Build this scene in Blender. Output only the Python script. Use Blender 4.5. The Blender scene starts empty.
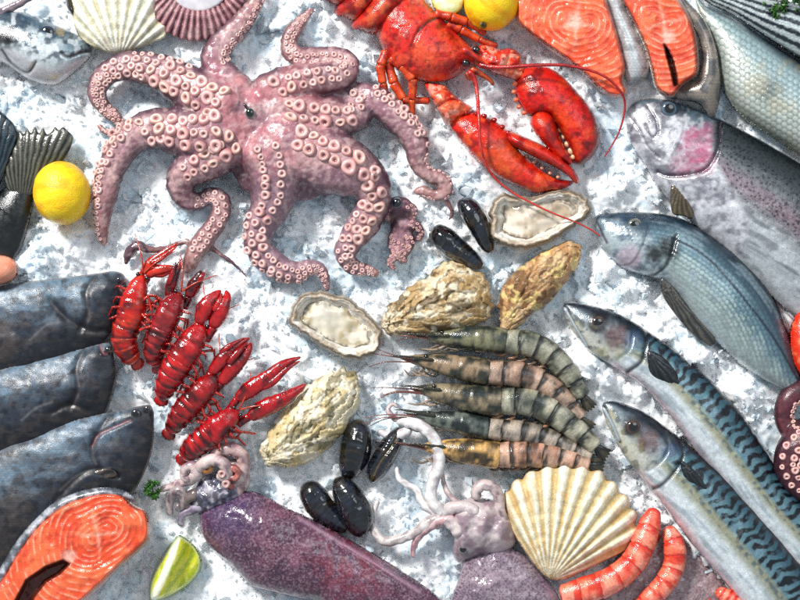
import bpy, math, random
import numpy as np
from mathutils import Vector, Matrix
from mathutils.geometry import delaunay_2d_cdt
from mathutils.bvhtree import BVHTree

random.seed(7)
rng = np.random.default_rng(7)
scene = bpy.context.scene
col = scene.collection
# ------------------------------------------------------------------ camera, light, exposure
CAMH = 1600.0                       # camera height in mm above the bed of ice (1 photo pixel = 1 mm)
cam = bpy.data.objects.new('camera', bpy.data.cameras.new('camera')); col.objects.link(cam)
cam.location = (0, 0, CAMH / 1000); cam.rotation_euler = (0, 0, 0)
cam.data.sensor_width = 36; cam.data.lens = 36 * CAMH / 800.0
cam.data.clip_start = 0.05; cam.data.clip_end = 50
scene.camera = cam
world = bpy.data.worlds.new('World'); scene.world = world; world.use_nodes = True
bg = world.node_tree.nodes['Background']
bg.inputs[0].default_value = (0.80, 0.90, 1.0, 1); bg.inputs[1].default_value = 0.42
def area(name, loc, target, size, power, colour):
    d = bpy.data.lights.new(name, 'AREA'); d.shape = 'DISK'; d.size = size; d.energy = power; d.color = colour
    o = bpy.data.objects.new(name, d); col.objects.link(o); o.location = loc
    o.rotation_euler = (Vector(target) - Vector(loc)).to_track_quat('-Z', 'Y').to_euler()
    return o
area('key_lamp', (-1.9, 2.3, 2.5), (0, 0, 0), 0.75, 196, (1.0, 0.985, 0.96))
area('soft_lamp', (0.9, 0.9, 1.7), (0, 0, 0), 1.2, 8, (0.88, 0.95, 1.0))
scene.view_settings.view_transform = 'Standard'; scene.view_settings.look = 'None'
scene.view_settings.exposure = 0.20; scene.view_settings.gamma = 1.0
scene.cycles.max_bounces = 8; scene.cycles.transmission_bounces = 6
scene.cycles.use_denoising = False

# ------------------------------------------------------------------ numeric helpers
def c(r, g, b):
    a = np.array([r, g, b], float) / 255.0
    return np.where(a <= 0.04045, a / 12.92, ((a + 0.055) / 1.055) ** 2.4)
def mix(a, b, t):
    t = np.clip(np.asarray(t, float), 0, 1)[..., None]
    return a * (1 - t) + b * t
def ss(a, b, x):
    t = np.clip((x - a) / (b - a), 0, 1); return t * t * (3 - 2 * t)
def hsh(i, j, s=0):
    i = i.astype(np.int64); j = j.astype(np.int64)
    h = (i * 374761393 + j * 668265263 + s * 1442695041) & 0xffffffff
    h = ((h ^ (h >> 13)) * 1274126177) & 0xffffffff
    h = (h ^ (h >> 16)) & 0xffffffff
    h = (h * 2246822519) & 0xffffffff
    return ((h ^ (h >> 15)) & 0xffffff) / float(0x1000000)
def vn(x, y, s=0):
    x = np.asarray(x, float); y = np.asarray(y, float)
    i = np.floor(x); j = np.floor(y); fx = x - i; fy = y - j
    fx = fx * fx * fx * (fx * (fx * 6 - 15) + 10); fy = fy * fy * fy * (fy * (fy * 6 - 15) + 10)
    a = hsh(i, j, s); b = hsh(i + 1, j, s); cc = hsh(i, j + 1, s); d = hsh(i + 1, j + 1, s)
    return (a * (1 - fx) + b * fx) * (1 - fy) + (cc * (1 - fx) + d * fx) * fy
def fbm(x, y, s=0, o=4, g=.5):
    t = 0; a = 1; n = 0
    for k in range(o):
        t = t + a * vn(x * 2 ** k + 17.3 * k, y * 2 ** k + 9.1 * k, s + k); n += a; a *= g
    return t / n
def voro(x, y, s=0, jit=.9):
    i = np.floor(x); j = np.floor(y); f1 = np.full(x.shape, 9.); f2 = f1.copy(); cid = np.zeros(x.shape)
    px = np.zeros(x.shape); py = np.zeros(x.shape)
    for di in (-1, 0, 1):
        for dj in (-1, 0, 1):
            a = i + di; b = j + dj
            cx = a + .5 + jit * (hsh(a, b, s) - .5); cy = b + .5 + jit * (hsh(a, b, s + 1) - .5)
            d = np.hypot(x - cx, y - cy); id_ = hsh(a, b, s + 2)
            m = d < f1
            f2 = np.where(m, f1, np.minimum(f2, d)); f1 = np.where(m, d, f1); cid = np.where(m, id_, cid)
            px = np.where(m, cx, px); py = np.where(m, cy, py)
    return f1, f2, cid, px, py
def P(px, py, z=0.0):
    """photo pixel + height in mm -> metres on the table, as the camera above sees it"""
    k = (1 - np.asarray(z, float) / CAMH) * 0.001
    return np.stack(np.broadcast_arrays((np.asarray(px, float) - 400) * k, (300 - np.asarray(py, float)) * k, np.asarray(z, float) * 0.001), -1)
def catmull(pts, step=2.0, closed=False):
    p = np.asarray(pts, float); n = len(p)
    q = np.vstack([p[-1], p, p[0], p[1]]) if closed else np.vstack([2 * p[0] - p[1], p, 2 * p[-1] - p[-2]])
    out = []
    for i in range(n if closed else n - 1):
        a, b, d, e = q[i], q[i + 1], q[i + 2], q[i + 3]
        L = np.linalg.norm((d - b)[:2]); m = max(2, int(L / step * 1.5))
        t = np.arange(m)[:, None] / m
        out.append(.5 * (2 * b + (d - a) * t + (2 * a - 5 * b + 4 * d - e) * t ** 2 + (3 * b - a - 3 * d + e) * t ** 3))
    o = np.vstack(out) if closed else np.vstack(out + [p[-1:]])
    s = np.r_[0, np.cumsum(np.linalg.norm(np.diff(np.vstack([o, o[:1]]) if closed else o, axis=0)[:, :2], axis=1))]
    k = max(3, int(round(s[-1] / step)))
    tt = np.linspace(0, s[-1], k + 1)
    if closed: tt = tt[:-1]
    oo = np.vstack([o, o[:1]]) if closed else o
    return np.stack([np.interp(tt, s, oo[:, j]) for j in range(o.shape[1])], 1)
def dpoly(x, y, pts, closed=False):
    """distance to a polyline, and arclength of the nearest point"""
    p = np.asarray(pts, float)[:, :2]
    if closed: p = np.vstack([p, p[:1]])
    best = np.full(x.shape, 1e9); bs = np.zeros(x.shape); acc = 0; side = np.zeros(x.shape)
    for a, b in zip(p[:-1], p[1:]):
        d = b - a; L2 = d @ d + 1e-12
        t = np.clip(((x - a[0]) * d[0] + (y - a[1]) * d[1]) / L2, 0, 1)
        rx = x - a[0] - t * d[0]; ry = y - a[1] - t * d[1]; e = np.hypot(rx, ry)
        m = e < best; L = math.sqrt(L2)
        best = np.where(m, e, best); bs = np.where(m, acc + t * L, bs)
        side = np.where(m, np.sign(d[0] * ry - d[1] * rx), side); acc += L
    return best, bs, side
def inside(x, y, poly):
    r = np.zeros(x.shape, bool); n = len(poly); j = n - 1
    for i in range(n):
        xi, yi = poly[i]; xj, yj = poly[j]
        if yi != yj:
            r ^= ((yi > y) != (yj > y)) & (x < (xj - xi) * (y - yi) / (yj - yi) + xi)
        j = i
    return r
def poisson(poly):
    lo = poly.min(0) - 1; hi = poly.max(0) + 1; size = max(hi - lo)
    f = None
    for res in (24, 48, 96):
        g = size / res
        nx = int((hi[0] - lo[0]) / g) + 3; ny = int((hi[1] - lo[1]) / g) + 3
        X, Y = np.meshgrid(lo[0] - g + g * np.arange(nx), lo[1] - g + g * np.arange(ny))
        m = inside(X, Y, poly)
        F = np.zeros(X.shape) if f is None else samp(f, X, Y)
        for _ in range(160):
            s = np.zeros_like(F); s[1:-1, 1:-1] = .25 * (F[:-2, 1:-1] + F[2:, 1:-1] + F[1:-1, :-2] + F[1:-1, 2:] + g * g)
            F = np.where(m, s, 0)
        f = (F, lo[0] - g, lo[1] - g, g)
    return f
def samp(f, x, y):
    F, x0, y0, g = f
    a = np.clip((x - x0) / g, 0, F.shape[1] - 1.001); b = np.clip((y - y0) / g, 0, F.shape[0] - 1.001)
    i = a.astype(int); j = b.astype(int); a = a - i; b = b - j
    return (F[j, i] * (1 - a) + F[j, i + 1] * a) * (1 - b) + (F[j + 1, i] * (1 - a) + F[j + 1, i + 1] * a) * b

# ------------------------------------------------------------------ objects
def root(name, px, py, label, cat, group=None, z=0):
    o = bpy.data.objects.new(name, None); col.objects.link(o)
    o.location = P(px, py, z); o.empty_display_size = .01
    o['label'] = label; o['category'] = cat
    if group: o['group'] = group
    return o
class MD:
    def __init__(s): s.v = []; s.f = []; s.c = []; s.n = 0
    def add(s, v, f, cc):
        v = np.asarray(v, float); cc = np.broadcast_to(np.asarray(cc, float), v.shape)
        s.v.append(v); s.c.append(cc); s.f += [tuple(int(i) + s.n for i in q) for q in f]; s.n += len(v); return s
    def build(s, name, mat, parent=None, smooth=True, label=None):
        me = bpy.data.meshes.new(name); v = np.vstack(s.v); cc = np.clip(np.vstack(s.c), 0, 1)
        if mat not in (M_ice, M_chunk, M_snow, M_lemon, M_pulp): cc = cc ** (1.15 if mat in (M_shell, M_pearl, M_flesh, M_squid, M_suck) else 1.32 if mat == M_octo else 1.34)
        off = np.array(parent_world(parent)) if parent is not None else np.zeros(3)
        me.from_pydata((v - off).tolist(), [], s.f); me.update()
        a = me.color_attributes.new('Col', 'FLOAT_COLOR', 'POINT')
        a.data.foreach_set('color', np.hstack([np.clip(cc, 0, 1), np.ones((len(cc), 1))]).astype(np.float32).ravel())
        if smooth: me.polygons.foreach_set('use_smooth', [True] * len(me.polygons))
        me.materials.append(mat)
        o = bpy.data.objects.new(name, me); col.objects.link(o)
        if parent is not None: o.parent = parent
        if label: o['label'] = label
        return o
def parent_world(o):
    p = Vector((0, 0, 0))
    while o is not None: p += o.location; o = o.parent
    return p
class NS: pass
def infl(md, outline, H, z0=0., step=1.6, colfn=None, hfn=None, power=.5, under=.5, sharp=False, tilt=(0, 0), back=None, belly=None, axis=None, boundfn=None):
    """inflate a closed outline (photo px) into a closed solid"""
    if back is not None:
        bk = catmull(back, step); bl = catmull(belly, step); outline = np.vstack([bk, bl[::-1]])
        keep = [0]
        for i in range(1, len(outline)):
            if np.linalg.norm(outline[i] - outline[keep[-1]]) > step * .4: keep.append(i)
        ol = outline[keep]
        if np.linalg.norm(ol[0] - ol[-1]) < step * .4: ol = ol[:-1]
    elif sharp:
        p = np.asarray(outline, float); ol = []
        for a, b in zip(p, np.roll(p, -1, 0)):
            m = max(1, int(np.linalg.norm(b - a) / step)); ol += [a + (b - a) * k / m for k in range(m)]
        ol = np.array(ol)
    else: ol = catmull(outline, step, True)
    lo = ol.min(0); hi = ol.max(0)
    gx = np.arange(lo[0], hi[0], step); gy = np.arange(lo[1], hi[1], step * .866)
    X, Y = np.meshgrid(gx, gy); X = X + (np.arange(len(gy)) % 2)[:, None] * step * .5
    X = X + (rng.random(X.shape) - .5) * step * .25; Y = Y + (rng.random(Y.shape) - .5) * step * .25
    m = inside(X, Y, ol); x = X[m]; y = Y[m]
    d, _, _ = dpoly(x, y, ol, True); k = d > step * .55; x = x[k]; y = y[k]
    pts = [Vector((float(a), float(b))) for a, b in ol] + [Vector((float(a), float(b))) for a, b in zip(x, y)]
    r = delaunay_2d_cdt(pts, [], [list(range(len(ol)))], 1, 1e-6)
    V = np.array([tuple(v) for v in r[0]]); T = np.array(r[2])
    f = poisson(ol); x, y = V[:, 0], V[:, 1]
    d, s, _ = dpoly(x, y, ol, True); edge = d < 1e-3
    F = samp(f, x, y); F[edge] = 0
    p = NS(); p.x = x; p.y = y; p.d = d; p.s = s; p.h = (np.clip(F / f[0].max(), 0, 1)) ** power
    p.edge = edge
    if back is not None:
        db, sb, _ = dpoly(x, y, bk[::2]); dl, sl, _ = dpoly(x, y, bl[::2])
        p.w = db / (db + dl + 1e-6); p.db = db; p.dl = dl
        mid = (catmull(bk, 1)[:, :]); n = 40
        t1 = np.linspace(0, len(bk) - 1, n).astype(int); t2 = np.linspace(0, len(bl) - 1, n).astype(int)
        _, p.u, _ = dpoly(x, y, (bk[t1] + bl[t2]) / 2); p.v = p.w * (db + dl)
    if axis is not None:
        dd, p.u, sd = dpoly(x, y, catmull(axis, 3)); p.v = dd * sd
    z = z0 + H * p.h
    if hfn is not None: z = z + hfn(p)
    zt = (x - x.mean()) * tilt[0] + (y - y.mean()) * tilt[1]
    z = z + zt; p.z = z
    C = np.broadcast_to(colfn(p) if callable(colfn) else np.asarray(colfn), (len(x), 3))
    top = P(x, y, z); zb = z0 - H * under * p.h + zt - 0.3; zb = np.where(edge, z, np.minimum(zb, z - .4)); bot = P(x, y, zb)
    T2 = []; idx = np.arange(len(x)); inner = ~edge; mp = idx.copy(); mp[inner] = len(x) + np.arange(inner.sum())
    # orientation
    a, b, cc = top[T[:, 0]], top[T[:, 1]], top[T[:, 2]]
    fl = np.cross(b - a, cc - a)[:, 2] < 0; T[fl] = T[fl][:, ::-1]
    B = mp[T][:, ::-1]
    ok = ~(edge[T].all(1))
    md.add(np.vstack([top, bot[inner]]), np.vstack([T, B[ok]]).tolist(), np.vstack([C, C[inner]]))
    p.top = top
    return p
def tube(md, path, colfn=(1, 1, 1), ns=12, step=2., flat=1., radfn=None, cap=True, up=(0, 0, 1), capl=99):
    """path rows: px, py, z(centre), r (mm)"""
    q = catmull(path, step); q[:, 3] = np.maximum(q[:, 3], .25)
    pos = P(q[:, 0], q[:, 1], q[:, 2]); n = len(q)
    tan = np.gradient(pos, axis=0); tan /= np.linalg.norm(tan, axis=1)[:, None] + 1e-12
    upv = np.array(up, float); side = np.cross(tan, upv); ln = np.linalg.norm(side, axis=1)
    for i in range(n):
        if ln[i] < .15: side[i] = side[i - 1] if i else np.cross(tan[i], (1, 0, 0.1))
    side /= np.linalg.norm(side, axis=1)[:, None]; nor = np.cross(side, tan)
    s = np.r_[0, np.cumsum(np.linalg.norm(np.diff(pos, axis=0), axis=1))] * 1000
    th = np.arange(ns) / ns * 2 * np.pi
    S, A = np.meshgrid(s, th, indexing='ij'); R = np.repeat(q[:, 3:4], ns, 1)
    if cap:
        L = s[-1]; e = np.minimum(s, L - s)[:, None]
        R = R * np.sqrt(np.clip(1 - (1 - np.clip(e / (np.minimum(R, capl) + 1e-6), 0, 1)) ** 2, .02, 1))
    if radfn is not None: R = R * radfn(S, A, s[-1])
    v = pos[:, None] + (side[:, None] * np.cos(A)[..., None] + nor[:, None] * (np.sin(A) * flat)[..., None]) * R[..., None] * .001
    C = colfn(S, A, s[-1]) if callable(colfn) else np.asarray(colfn)
    C = np.broadcast_to(C, v.shape).reshape(-1, 3)
    f = []
    for i in range(n - 1):
        for j in range(ns):
            k = (j + 1) % ns; f.append((i * ns + j, i * ns + k, (i + 1) * ns + k, (i + 1) * ns + j))
    f.append(tuple(range(ns))[::-1]); f.append(tuple((n - 1) * ns + j for j in range(ns)))
    md.add(v.reshape(-1, 3), f, C)
    return q, pos, side, nor
def ball(md, px, py, z, rx, ry, rz, colfn, rot=0., nu=24, nv=16, dirn=None):
    """ellipsoid; colfn(t) with t = polar angle from the pole (up, or dirn)"""
    t = np.linspace(0, np.pi, nv + 1)[:, None]; a = (np.arange(nu) / nu * 2 * np.pi)[None]
    x = np.sin(t) * np.cos(a); y = np.sin(t) * np.sin(a); zz = np.cos(t) + 0 * a
    T = t + 0 * a; A = 0 * t + a
    v = np.stack([x * rx, y * ry, zz * rz], -1).reshape(-1, 3)
    cr, sr = math.cos(rot), math.sin(rot); v = v @ np.array([[cr, sr, 0], [-sr, cr, 0], [0, 0, 1]])
    if dirn is not None:
        M = np.array(Vector(dirn).to_track_quat('Z', 'Y').to_matrix()); v = v @ M.T
    C = colfn(T, A) if callable(colfn) else np.asarray(colfn)
    C = np.broadcast_to(C, T.shape + (3,)).reshape(-1, 3)
    f = []
    for i in range(nv):
        for j in range(nu):
            k = (j + 1) % nu; f.append((i * nu + j, (i + 1) * nu + j, (i + 1) * nu + k, i * nu + k))
    md.add(v * .001 + P(px, py, z), f, C)

# ------------------------------------------------------------------ materials (procedural: colour attribute x noise, noise bump)
def mat(name, rough=.35, spec=.5, coat=.0, crough=.08, bump=((300, .3),), var=.12, vscale=250, sss=0, srad=(1, .4, .3), sscale=.004, trans=0, ior=1.45, metal=0, bdist=.001, alpha=1, rvar=.15):
    m = bpy.data.materials.new(name); m.use_nodes = True; nt = m.node_tree; b = nt.nodes['Principled BSDF']
    N = nt.nodes.new; L = nt.links.new
    at = N('ShaderNodeAttribute'); at.attribute_name = 'Col'; tc = N('ShaderNodeTexCoord')
    n = N('ShaderNodeTexNoise'); n.inputs['Scale'].default_value = vscale; n.inputs['Detail'].default_value = 4; L(tc.outputs['Object'], n.inputs['Vector'])
    mr = N('ShaderNodeMapRange'); mr.inputs[1].default_value = .3; mr.inputs[2].default_value = .7; mr.inputs[3].default_value = 1 - var; mr.inputs[4].default_value = 1 + var; L(n.outputs[0], mr.inputs[0])
    mx = N('ShaderNodeVectorMath'); mx.operation = 'SCALE'; L(at.outputs['Color'], mx.inputs[0]); L(mr.outputs[0], mx.inputs['Scale']); L(mx.outputs[0], b.inputs['Base Color'])
    n2 = N('ShaderNodeTexNoise'); n2.inputs['Scale'].default_value = vscale * .3; L(tc.outputs['Object'], n2.inputs['Vector'])
    m2 = N('ShaderNodeMapRange'); m2.inputs[1].default_value = .35; m2.inputs[2].default_value = .65; m2.inputs[3].default_value = max(.03, rough - rvar); m2.inputs[4].default_value = rough + rvar; L(n2.outputs[0], m2.inputs[0]); L(m2.outputs[0], b.inputs['Roughness'])
    prev = None
    for sc, st in bump:
        k = N('ShaderNodeTexNoise'); k.inputs['Scale'].default_value = sc; k.inputs['Detail'].default_value = 3; L(tc.outputs['Object'], k.inputs['Vector'])
        bp = N('ShaderNodeBump'); bp.inputs['Strength'].default_value = st; bp.inputs['Distance'].default_value = bdist; L(k.outputs[0], bp.inputs['Height'])
        if prev is not None: L(prev.outputs[0], bp.inputs['Normal'])
        prev = bp
    if prev is not None: L(prev.outputs[0], b.inputs['Normal']); L(prev.outputs[0], b.inputs['Coat Normal'])
    b.inputs['Specular IOR Level'].default_value = spec; b.inputs['Coat Weight'].default_value = coat; b.inputs['Coat Roughness'].default_value = crough
    b.inputs['Subsurface Weight'].default_value = sss; b.inputs['Subsurface Radius'].default_value = srad; b.inputs['Subsurface Scale'].default_value = sscale
    b.inputs['Transmission Weight'].default_value = trans; b.inputs['IOR'].default_value = ior; b.inputs['Metallic'].default_value = metal
    return m
M_ice = mat('ice_bed_mat', rough=.5, spec=.4, coat=.0, bump=((1100, .35), (400, .3)), var=.03, vscale=300, sss=.5, srad=(.8, .95, 1.0), sscale=.006)
M_chunk = mat('ice_chunk_mat', rough=.12, spec=.6, bump=((500, .15),), var=.0, trans=.38, ior=1.31, rvar=.08)
M_snow = mat('ice_grain_mat', rough=.25, spec=.6, coat=.3, bump=((900, .3),), var=.03, trans=.35, ior=1.31)
M_octo = mat('octopus_skin_mat', rough=.32, spec=.5, coat=.22, crough=.12, bump=((1100, .2), (250, .2)), var=.12, vscale=500, sss=.12)
M_suck = mat('sucker_mat', rough=.3, coat=.3, bump=((900, .15),), var=.08, sss=.12)
M_red = mat('cooked_shell_mat', rough=.28, spec=.5, coat=.45, crough=.1, bump=((1100, .35), (160, .3)), var=.2, vscale=600)
M_cray = mat('crayfish_shell_mat', rough=.2, spec=.5, coat=.7, crough=.06, bump=((600, .35), (200, .4)), var=.2, vscale=300)
M_fish = mat('fish_skin_mat', rough=.25, spec=.6, coat=.55, crough=.07, bump=((1200, .22), (120, .3)), var=.16, vscale=700, metal=.22)
M_flat = mat('flatfish_skin_mat', rough=.46, spec=.5, coat=.14, crough=.15, bump=((900, .25), (90, .12)), var=.14, vscale=500)
M_flesh = mat('salmon_flesh_mat', rough=.3, spec=.5, coat=.35, crough=.12, bump=((600, .35), (150, .3)), var=.1, vscale=300, sss=.15)
M_shell = mat('shell_mat', rough=.5, spec=.4, coat=.12, bump=((800, .5), (220, .4)), var=.14, vscale=400)
M_pearl = mat('oyster_inside_mat', rough=.2, spec=.6, coat=.7, crough=.05, bump=((90, .2),), var=.05, vscale=150, sss=.15)
M_musl = mat('mussel_mat', rough=.18, spec=.6, coat=.8, crough=.06, bump=((400, .15),), var=.3, vscale=200)
M_prawn = mat('prawn_shell_mat', rough=.25, spec=.5, coat=.5, crough=.08, bump=((900, .3), (250, .3)), var=.22, vscale=500)
M_squid = mat('squid_skin_mat', rough=.22, spec=.5, coat=.5, crough=.08, bump=((500, .25), (140, .35)), var=.15, vscale=900, sss=.15)
M_lemon = mat('citrus_peel_mat', rough=.35, spec=.5, coat=.2, bump=((900, .5), (350, .25)), var=.05)
M_pulp = mat('citrus_pulp_mat', rough=.2, spec=.5, coat=.5, bump=((400, .4),), var=.12, sss=.2)
M_eye = mat('eye_mat', rough=.08, spec=.7, coat=1, crough=.02, bump=(), var=.05, rvar=.02)
M_leaf = mat('leaf_mat', rough=.4, spec=.4, bump=((500, .3),), var=.2)
M_fin = mat('fin_mat', rough=.3, spec=.5, coat=.4, bump=((500, .3),), var=.15)
# ------------------------------------------------------------------ the setting: the bed of crushed ice
HEAPS = [(612,268,15,30),(636,286,14,26),(654,192,12,14),(588,366,13,22),(606,378,12,16),(625,460,8,10),(655,350,10,14),(700,352,18,16),(745,392,20,18),(635,385,14,8),(655,330,14,8),(590,362,12,12),(30,262,26,12),(75,242,18,14),(240,255,20,8),(590,300,16,10),(560,215,1,0),(655,150,1,0),(600,200,24,14),(620,180,20,12),(640,505,10,8),(150,160,30,6),(440,290,1,0)]
def ice_height(x, y):
    h = (fbm(x / 70, y / 70, 3, 3) - .5) * 20 + (fbm(x / 24, y / 24, 4, 3) - .5) * 7
    for a, b, r, k in HEAPS: h = h + k * np.exp(-((x - a) ** 2 + (y - b) ** 2) / r ** 2)
    wx = x + (fbm(x / 9, y / 9, 5, 2) - .5) * 9; wy = y + (fbm(x / 9, y / 9, 6, 2) - .5) * 9
    soft = ss(.40, .56, fbm(x / 42, y / 42, 77, 3))      # snowy clumps here, lumps of ice there
    f1, f2, cid, cx, cy = voro(wx / 16, wy / 16, 11)
    a = hsh(np.floor(cx * 91), np.floor(cy * 87), 4) * 6.28
    h = h + ((cid - .5) * 8 + ((wx / 16 - cx) * np.cos(a) + (wy / 16 - cy) * np.sin(a)) * 6 - np.clip(.14 - (f2 - f1), 0, 1) * 5) * (1 - .85 * soft)
    f1, f2, cid, cx, cy = voro(wx / 6 + 7, wy / 6, 21)
    a = hsh(np.floor(cx * 91), np.floor(cy * 87), 5) * 6.28
    h = h + ((cid - .5) * 2.4 + ((wx / 6 + 7 - cx) * np.cos(a) + (wy / 6 - cy) * np.sin(a)) * 3 - np.clip(.2 - (f2 - f1), 0, 1) * 3) * (.8 - .5 * soft)
    h = h + (fbm(x / 5, y / 5, 9, 3) - .5) * 2.2
    return h - 7
def build_ice():
    st = 1.7; nx = int(1000 / st); ny = int(800 / st)
    X, Y = np.meshgrid(-100 + st * np.arange(nx), -100 + st * np.arange(ny))
    Z = ice_height(X, Y)
    t = fbm(X / 38, Y / 38, 31, 4); t2 = fbm(X / 9, Y / 9, 33, 3)
    C = mix(c(250, 252, 254), c(222, 234, 242), ss(.5, .68, t)); C = mix(C, c(204, 224, 234), ss(.54, .7, t2) * .4 * ss(.42, .6, t))
    v = P(X, Y, Z).reshape(-1, 3)
    i = np.arange(nx * ny).reshape(ny, nx)
    q = np.stack([i[:-1, :-1], i[1:, :-1], i[1:, 1:], i[:-1, 1:]], -1).reshape(-1, 4)
    md = MD(); md.add(v, q.tolist(), C.reshape(-1, 3)); o = md.build('ground', M_ice); o['kind'] = 'structure'
    return o
def polyhedra():
    out = []
    import bmesh
    for k in range(14):
        bm = bmesh.new()
        n = random.randint(7, 12)
        for _ in range(n):
            d = Vector((random.gauss(0, 1), random.gauss(0, 1), random.gauss(0, 1))).normalized()
            bm.verts.new((d.x * random.uniform(.7, 1.2), d.y * random.uniform(.6, 1), d.z * random.uniform(.5, .8)))
        bmesh.ops.convex_hull(bm, input=bm.verts)
        bmesh.ops.delete(bm, geom=[v for v in bm.verts if not v.link_faces], context='VERTS')
        bm.verts.index_update()
        out.append((np.array([v.co[:] for v in bm.verts]), [[v.index for v in f.verts] for f in bm.faces])); bm.free()
    return out
def scatter(name, matl, n, smin, smax, seed, lift, cols):
    r = np.random.default_rng(seed); shapes = polyhedra(); md = MD()
    x = r.uniform(-30, 830, n); y = r.uniform(-30, 630, n)
    k = fbm(x / 45, y / 45, seed, 3) > r.uniform(.25, .62, n) if smax < 10 else np.ones(n, bool); x = x[k]; y = y[k]
    s = smin + (smax - smin) * r.random(len(x)) ** 2.5; z = ice_height(x, y)
    for i in range(len(x)):
        V, F = shapes[r.integers(len(shapes))]
        q = r.normal(size=4); q /= np.linalg.norm(q); w, a, b, d = q
        R = np.array([[1 - 2 * (b * b + d * d), 2 * (a * b - w * d), 2 * (a * d + w * b)], [2 * (a * b + w * d), 1 - 2 * (a * a + d * d), 2 * (b * d - w * a)], [2 * (a * d - w * b), 2 * (b * d + w * a), 1 - 2 * (a * a + b * b)]])
        md.add(V @ R.T * s[i] * .001 + P(x[i], y[i], z[i] + s[i] * lift), F, mix(cols[0], cols[1], r.random()))
    o = md.build(name, matl, smooth=False); o['kind'] = 'stuff'
    o['label'] = name.replace('_', ' ') + ' heaped all over the bed'; o['category'] = 'ice'
build_ice()
scatter('clear_ice_chunks', M_chunk, 4600, 2.0, 8, 5, .35, (c(252, 254, 255), c(236, 246, 251)))
scatter('clear_ice_lumps', M_chunk, 520, 4.5, 11, 15, .35, (c(246, 251, 253), c(222, 238, 247)))
scatter('white_ice_grains', M_snow, 20000, .7, 3.0, 6, .4, (c(252, 253, 254), c(222, 234, 242)))
# ------------------------------------------------------------------ octopus
def remesh_body(md, voxel, smooth_it=6):
    me = bpy.data.meshes.new('tmp'); me.from_pydata(np.vstack(md.v).tolist(), [], md.f); me.update()
    o = bpy.data.objects.new('tmp', me); col.objects.link(o)
    m = o.modifiers.new('r', 'REMESH'); m.mode = 'VOXEL'; m.voxel_size = voxel
    m = o.modifiers.new('s', 'SMOOTH'); m.iterations = smooth_it; m.factor = .5
    dg = bpy.context.evaluated_depsgraph_get(); e = o.evaluated_get(dg); m2 = e.to_mesh()
    v = np.zeros(len(m2.vertices) * 3); m2.vertices.foreach_get('co', v); v = v.reshape(-1, 3)
    nr = np.zeros(len(m2.vertices) * 3); m2.vertices.foreach_get('normal', nr); nr = nr.reshape(-1, 3)
    f = [tuple(p.vertices) for p in m2.polygons]
    e.to_mesh_clear(); bpy.data.objects.remove(o); bpy.data.meshes.remove(me)
    return v, nr, f
def to_px(v):
    k = (1 - v[:, 2] * 1000 / CAMH) * .001
    return v[:, 0] / k + 400, 300 - v[:, 1] / k
def sucker_mesh():
    prof = [(0, .05, 0), (.16, .06, .1), (.26, .14, .4), (.38, .36, .85), (.58, .5, 1), (.78, .46, .95), (.94, .24, .7), (1.02, -.1, .4), (1.08, -.6, .2)]
    n = 14; v = []; cc = []; f = []
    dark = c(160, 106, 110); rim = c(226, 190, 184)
    for r, z, t in prof:
        for j in range(n):
            a = j / n * 2 * math.pi; w = 1 + .05 * math.sin(3 * a)
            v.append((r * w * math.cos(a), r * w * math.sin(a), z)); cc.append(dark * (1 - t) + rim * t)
    for i in range(len(prof) - 1):
        for j in range(n):
            k = (j + 1) % n; f.append((i * n + j, i * n + k, (i + 1) * n + k, (i + 1) * n + j)[::1])
    return np.array(v), f, np.array(cc)
SV, SF, SC = sucker_mesh()
def make_suckers(parent, spots, tint=None, limit=100):
    """spots: (world pos, normal, radius_m); the largest become parts, the rest one mesh"""
    spots = sorted(spots, key=lambda s: -s[2]); base = parent_world(parent)
    variants = []
    for k in range(4):
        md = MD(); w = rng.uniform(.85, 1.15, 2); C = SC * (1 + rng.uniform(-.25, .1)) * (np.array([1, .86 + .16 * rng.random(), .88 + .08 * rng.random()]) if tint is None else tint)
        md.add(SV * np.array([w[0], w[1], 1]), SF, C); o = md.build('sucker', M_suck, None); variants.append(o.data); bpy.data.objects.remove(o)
    rest = MD()
    for i, (p, n, r) in enumerate(spots):
        q = Vector(n).to_track_quat('Z', 'Y')
        if i < limit:
            o = bpy.data.objects.new('sucker', variants[i % 4]); col.objects.link(o); o.parent = parent
            o.location = Vector(p) - base; o.rotation_mode = 'QUATERNION'; o.rotation_quaternion = q; o.scale = (r, r, r)
        else:
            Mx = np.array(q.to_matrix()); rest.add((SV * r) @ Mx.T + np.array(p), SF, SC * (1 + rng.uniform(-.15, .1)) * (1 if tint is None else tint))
    if rest.n:
        o = rest.build('sucker', M_suck, parent); o['kind'] = 'stuff'
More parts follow.
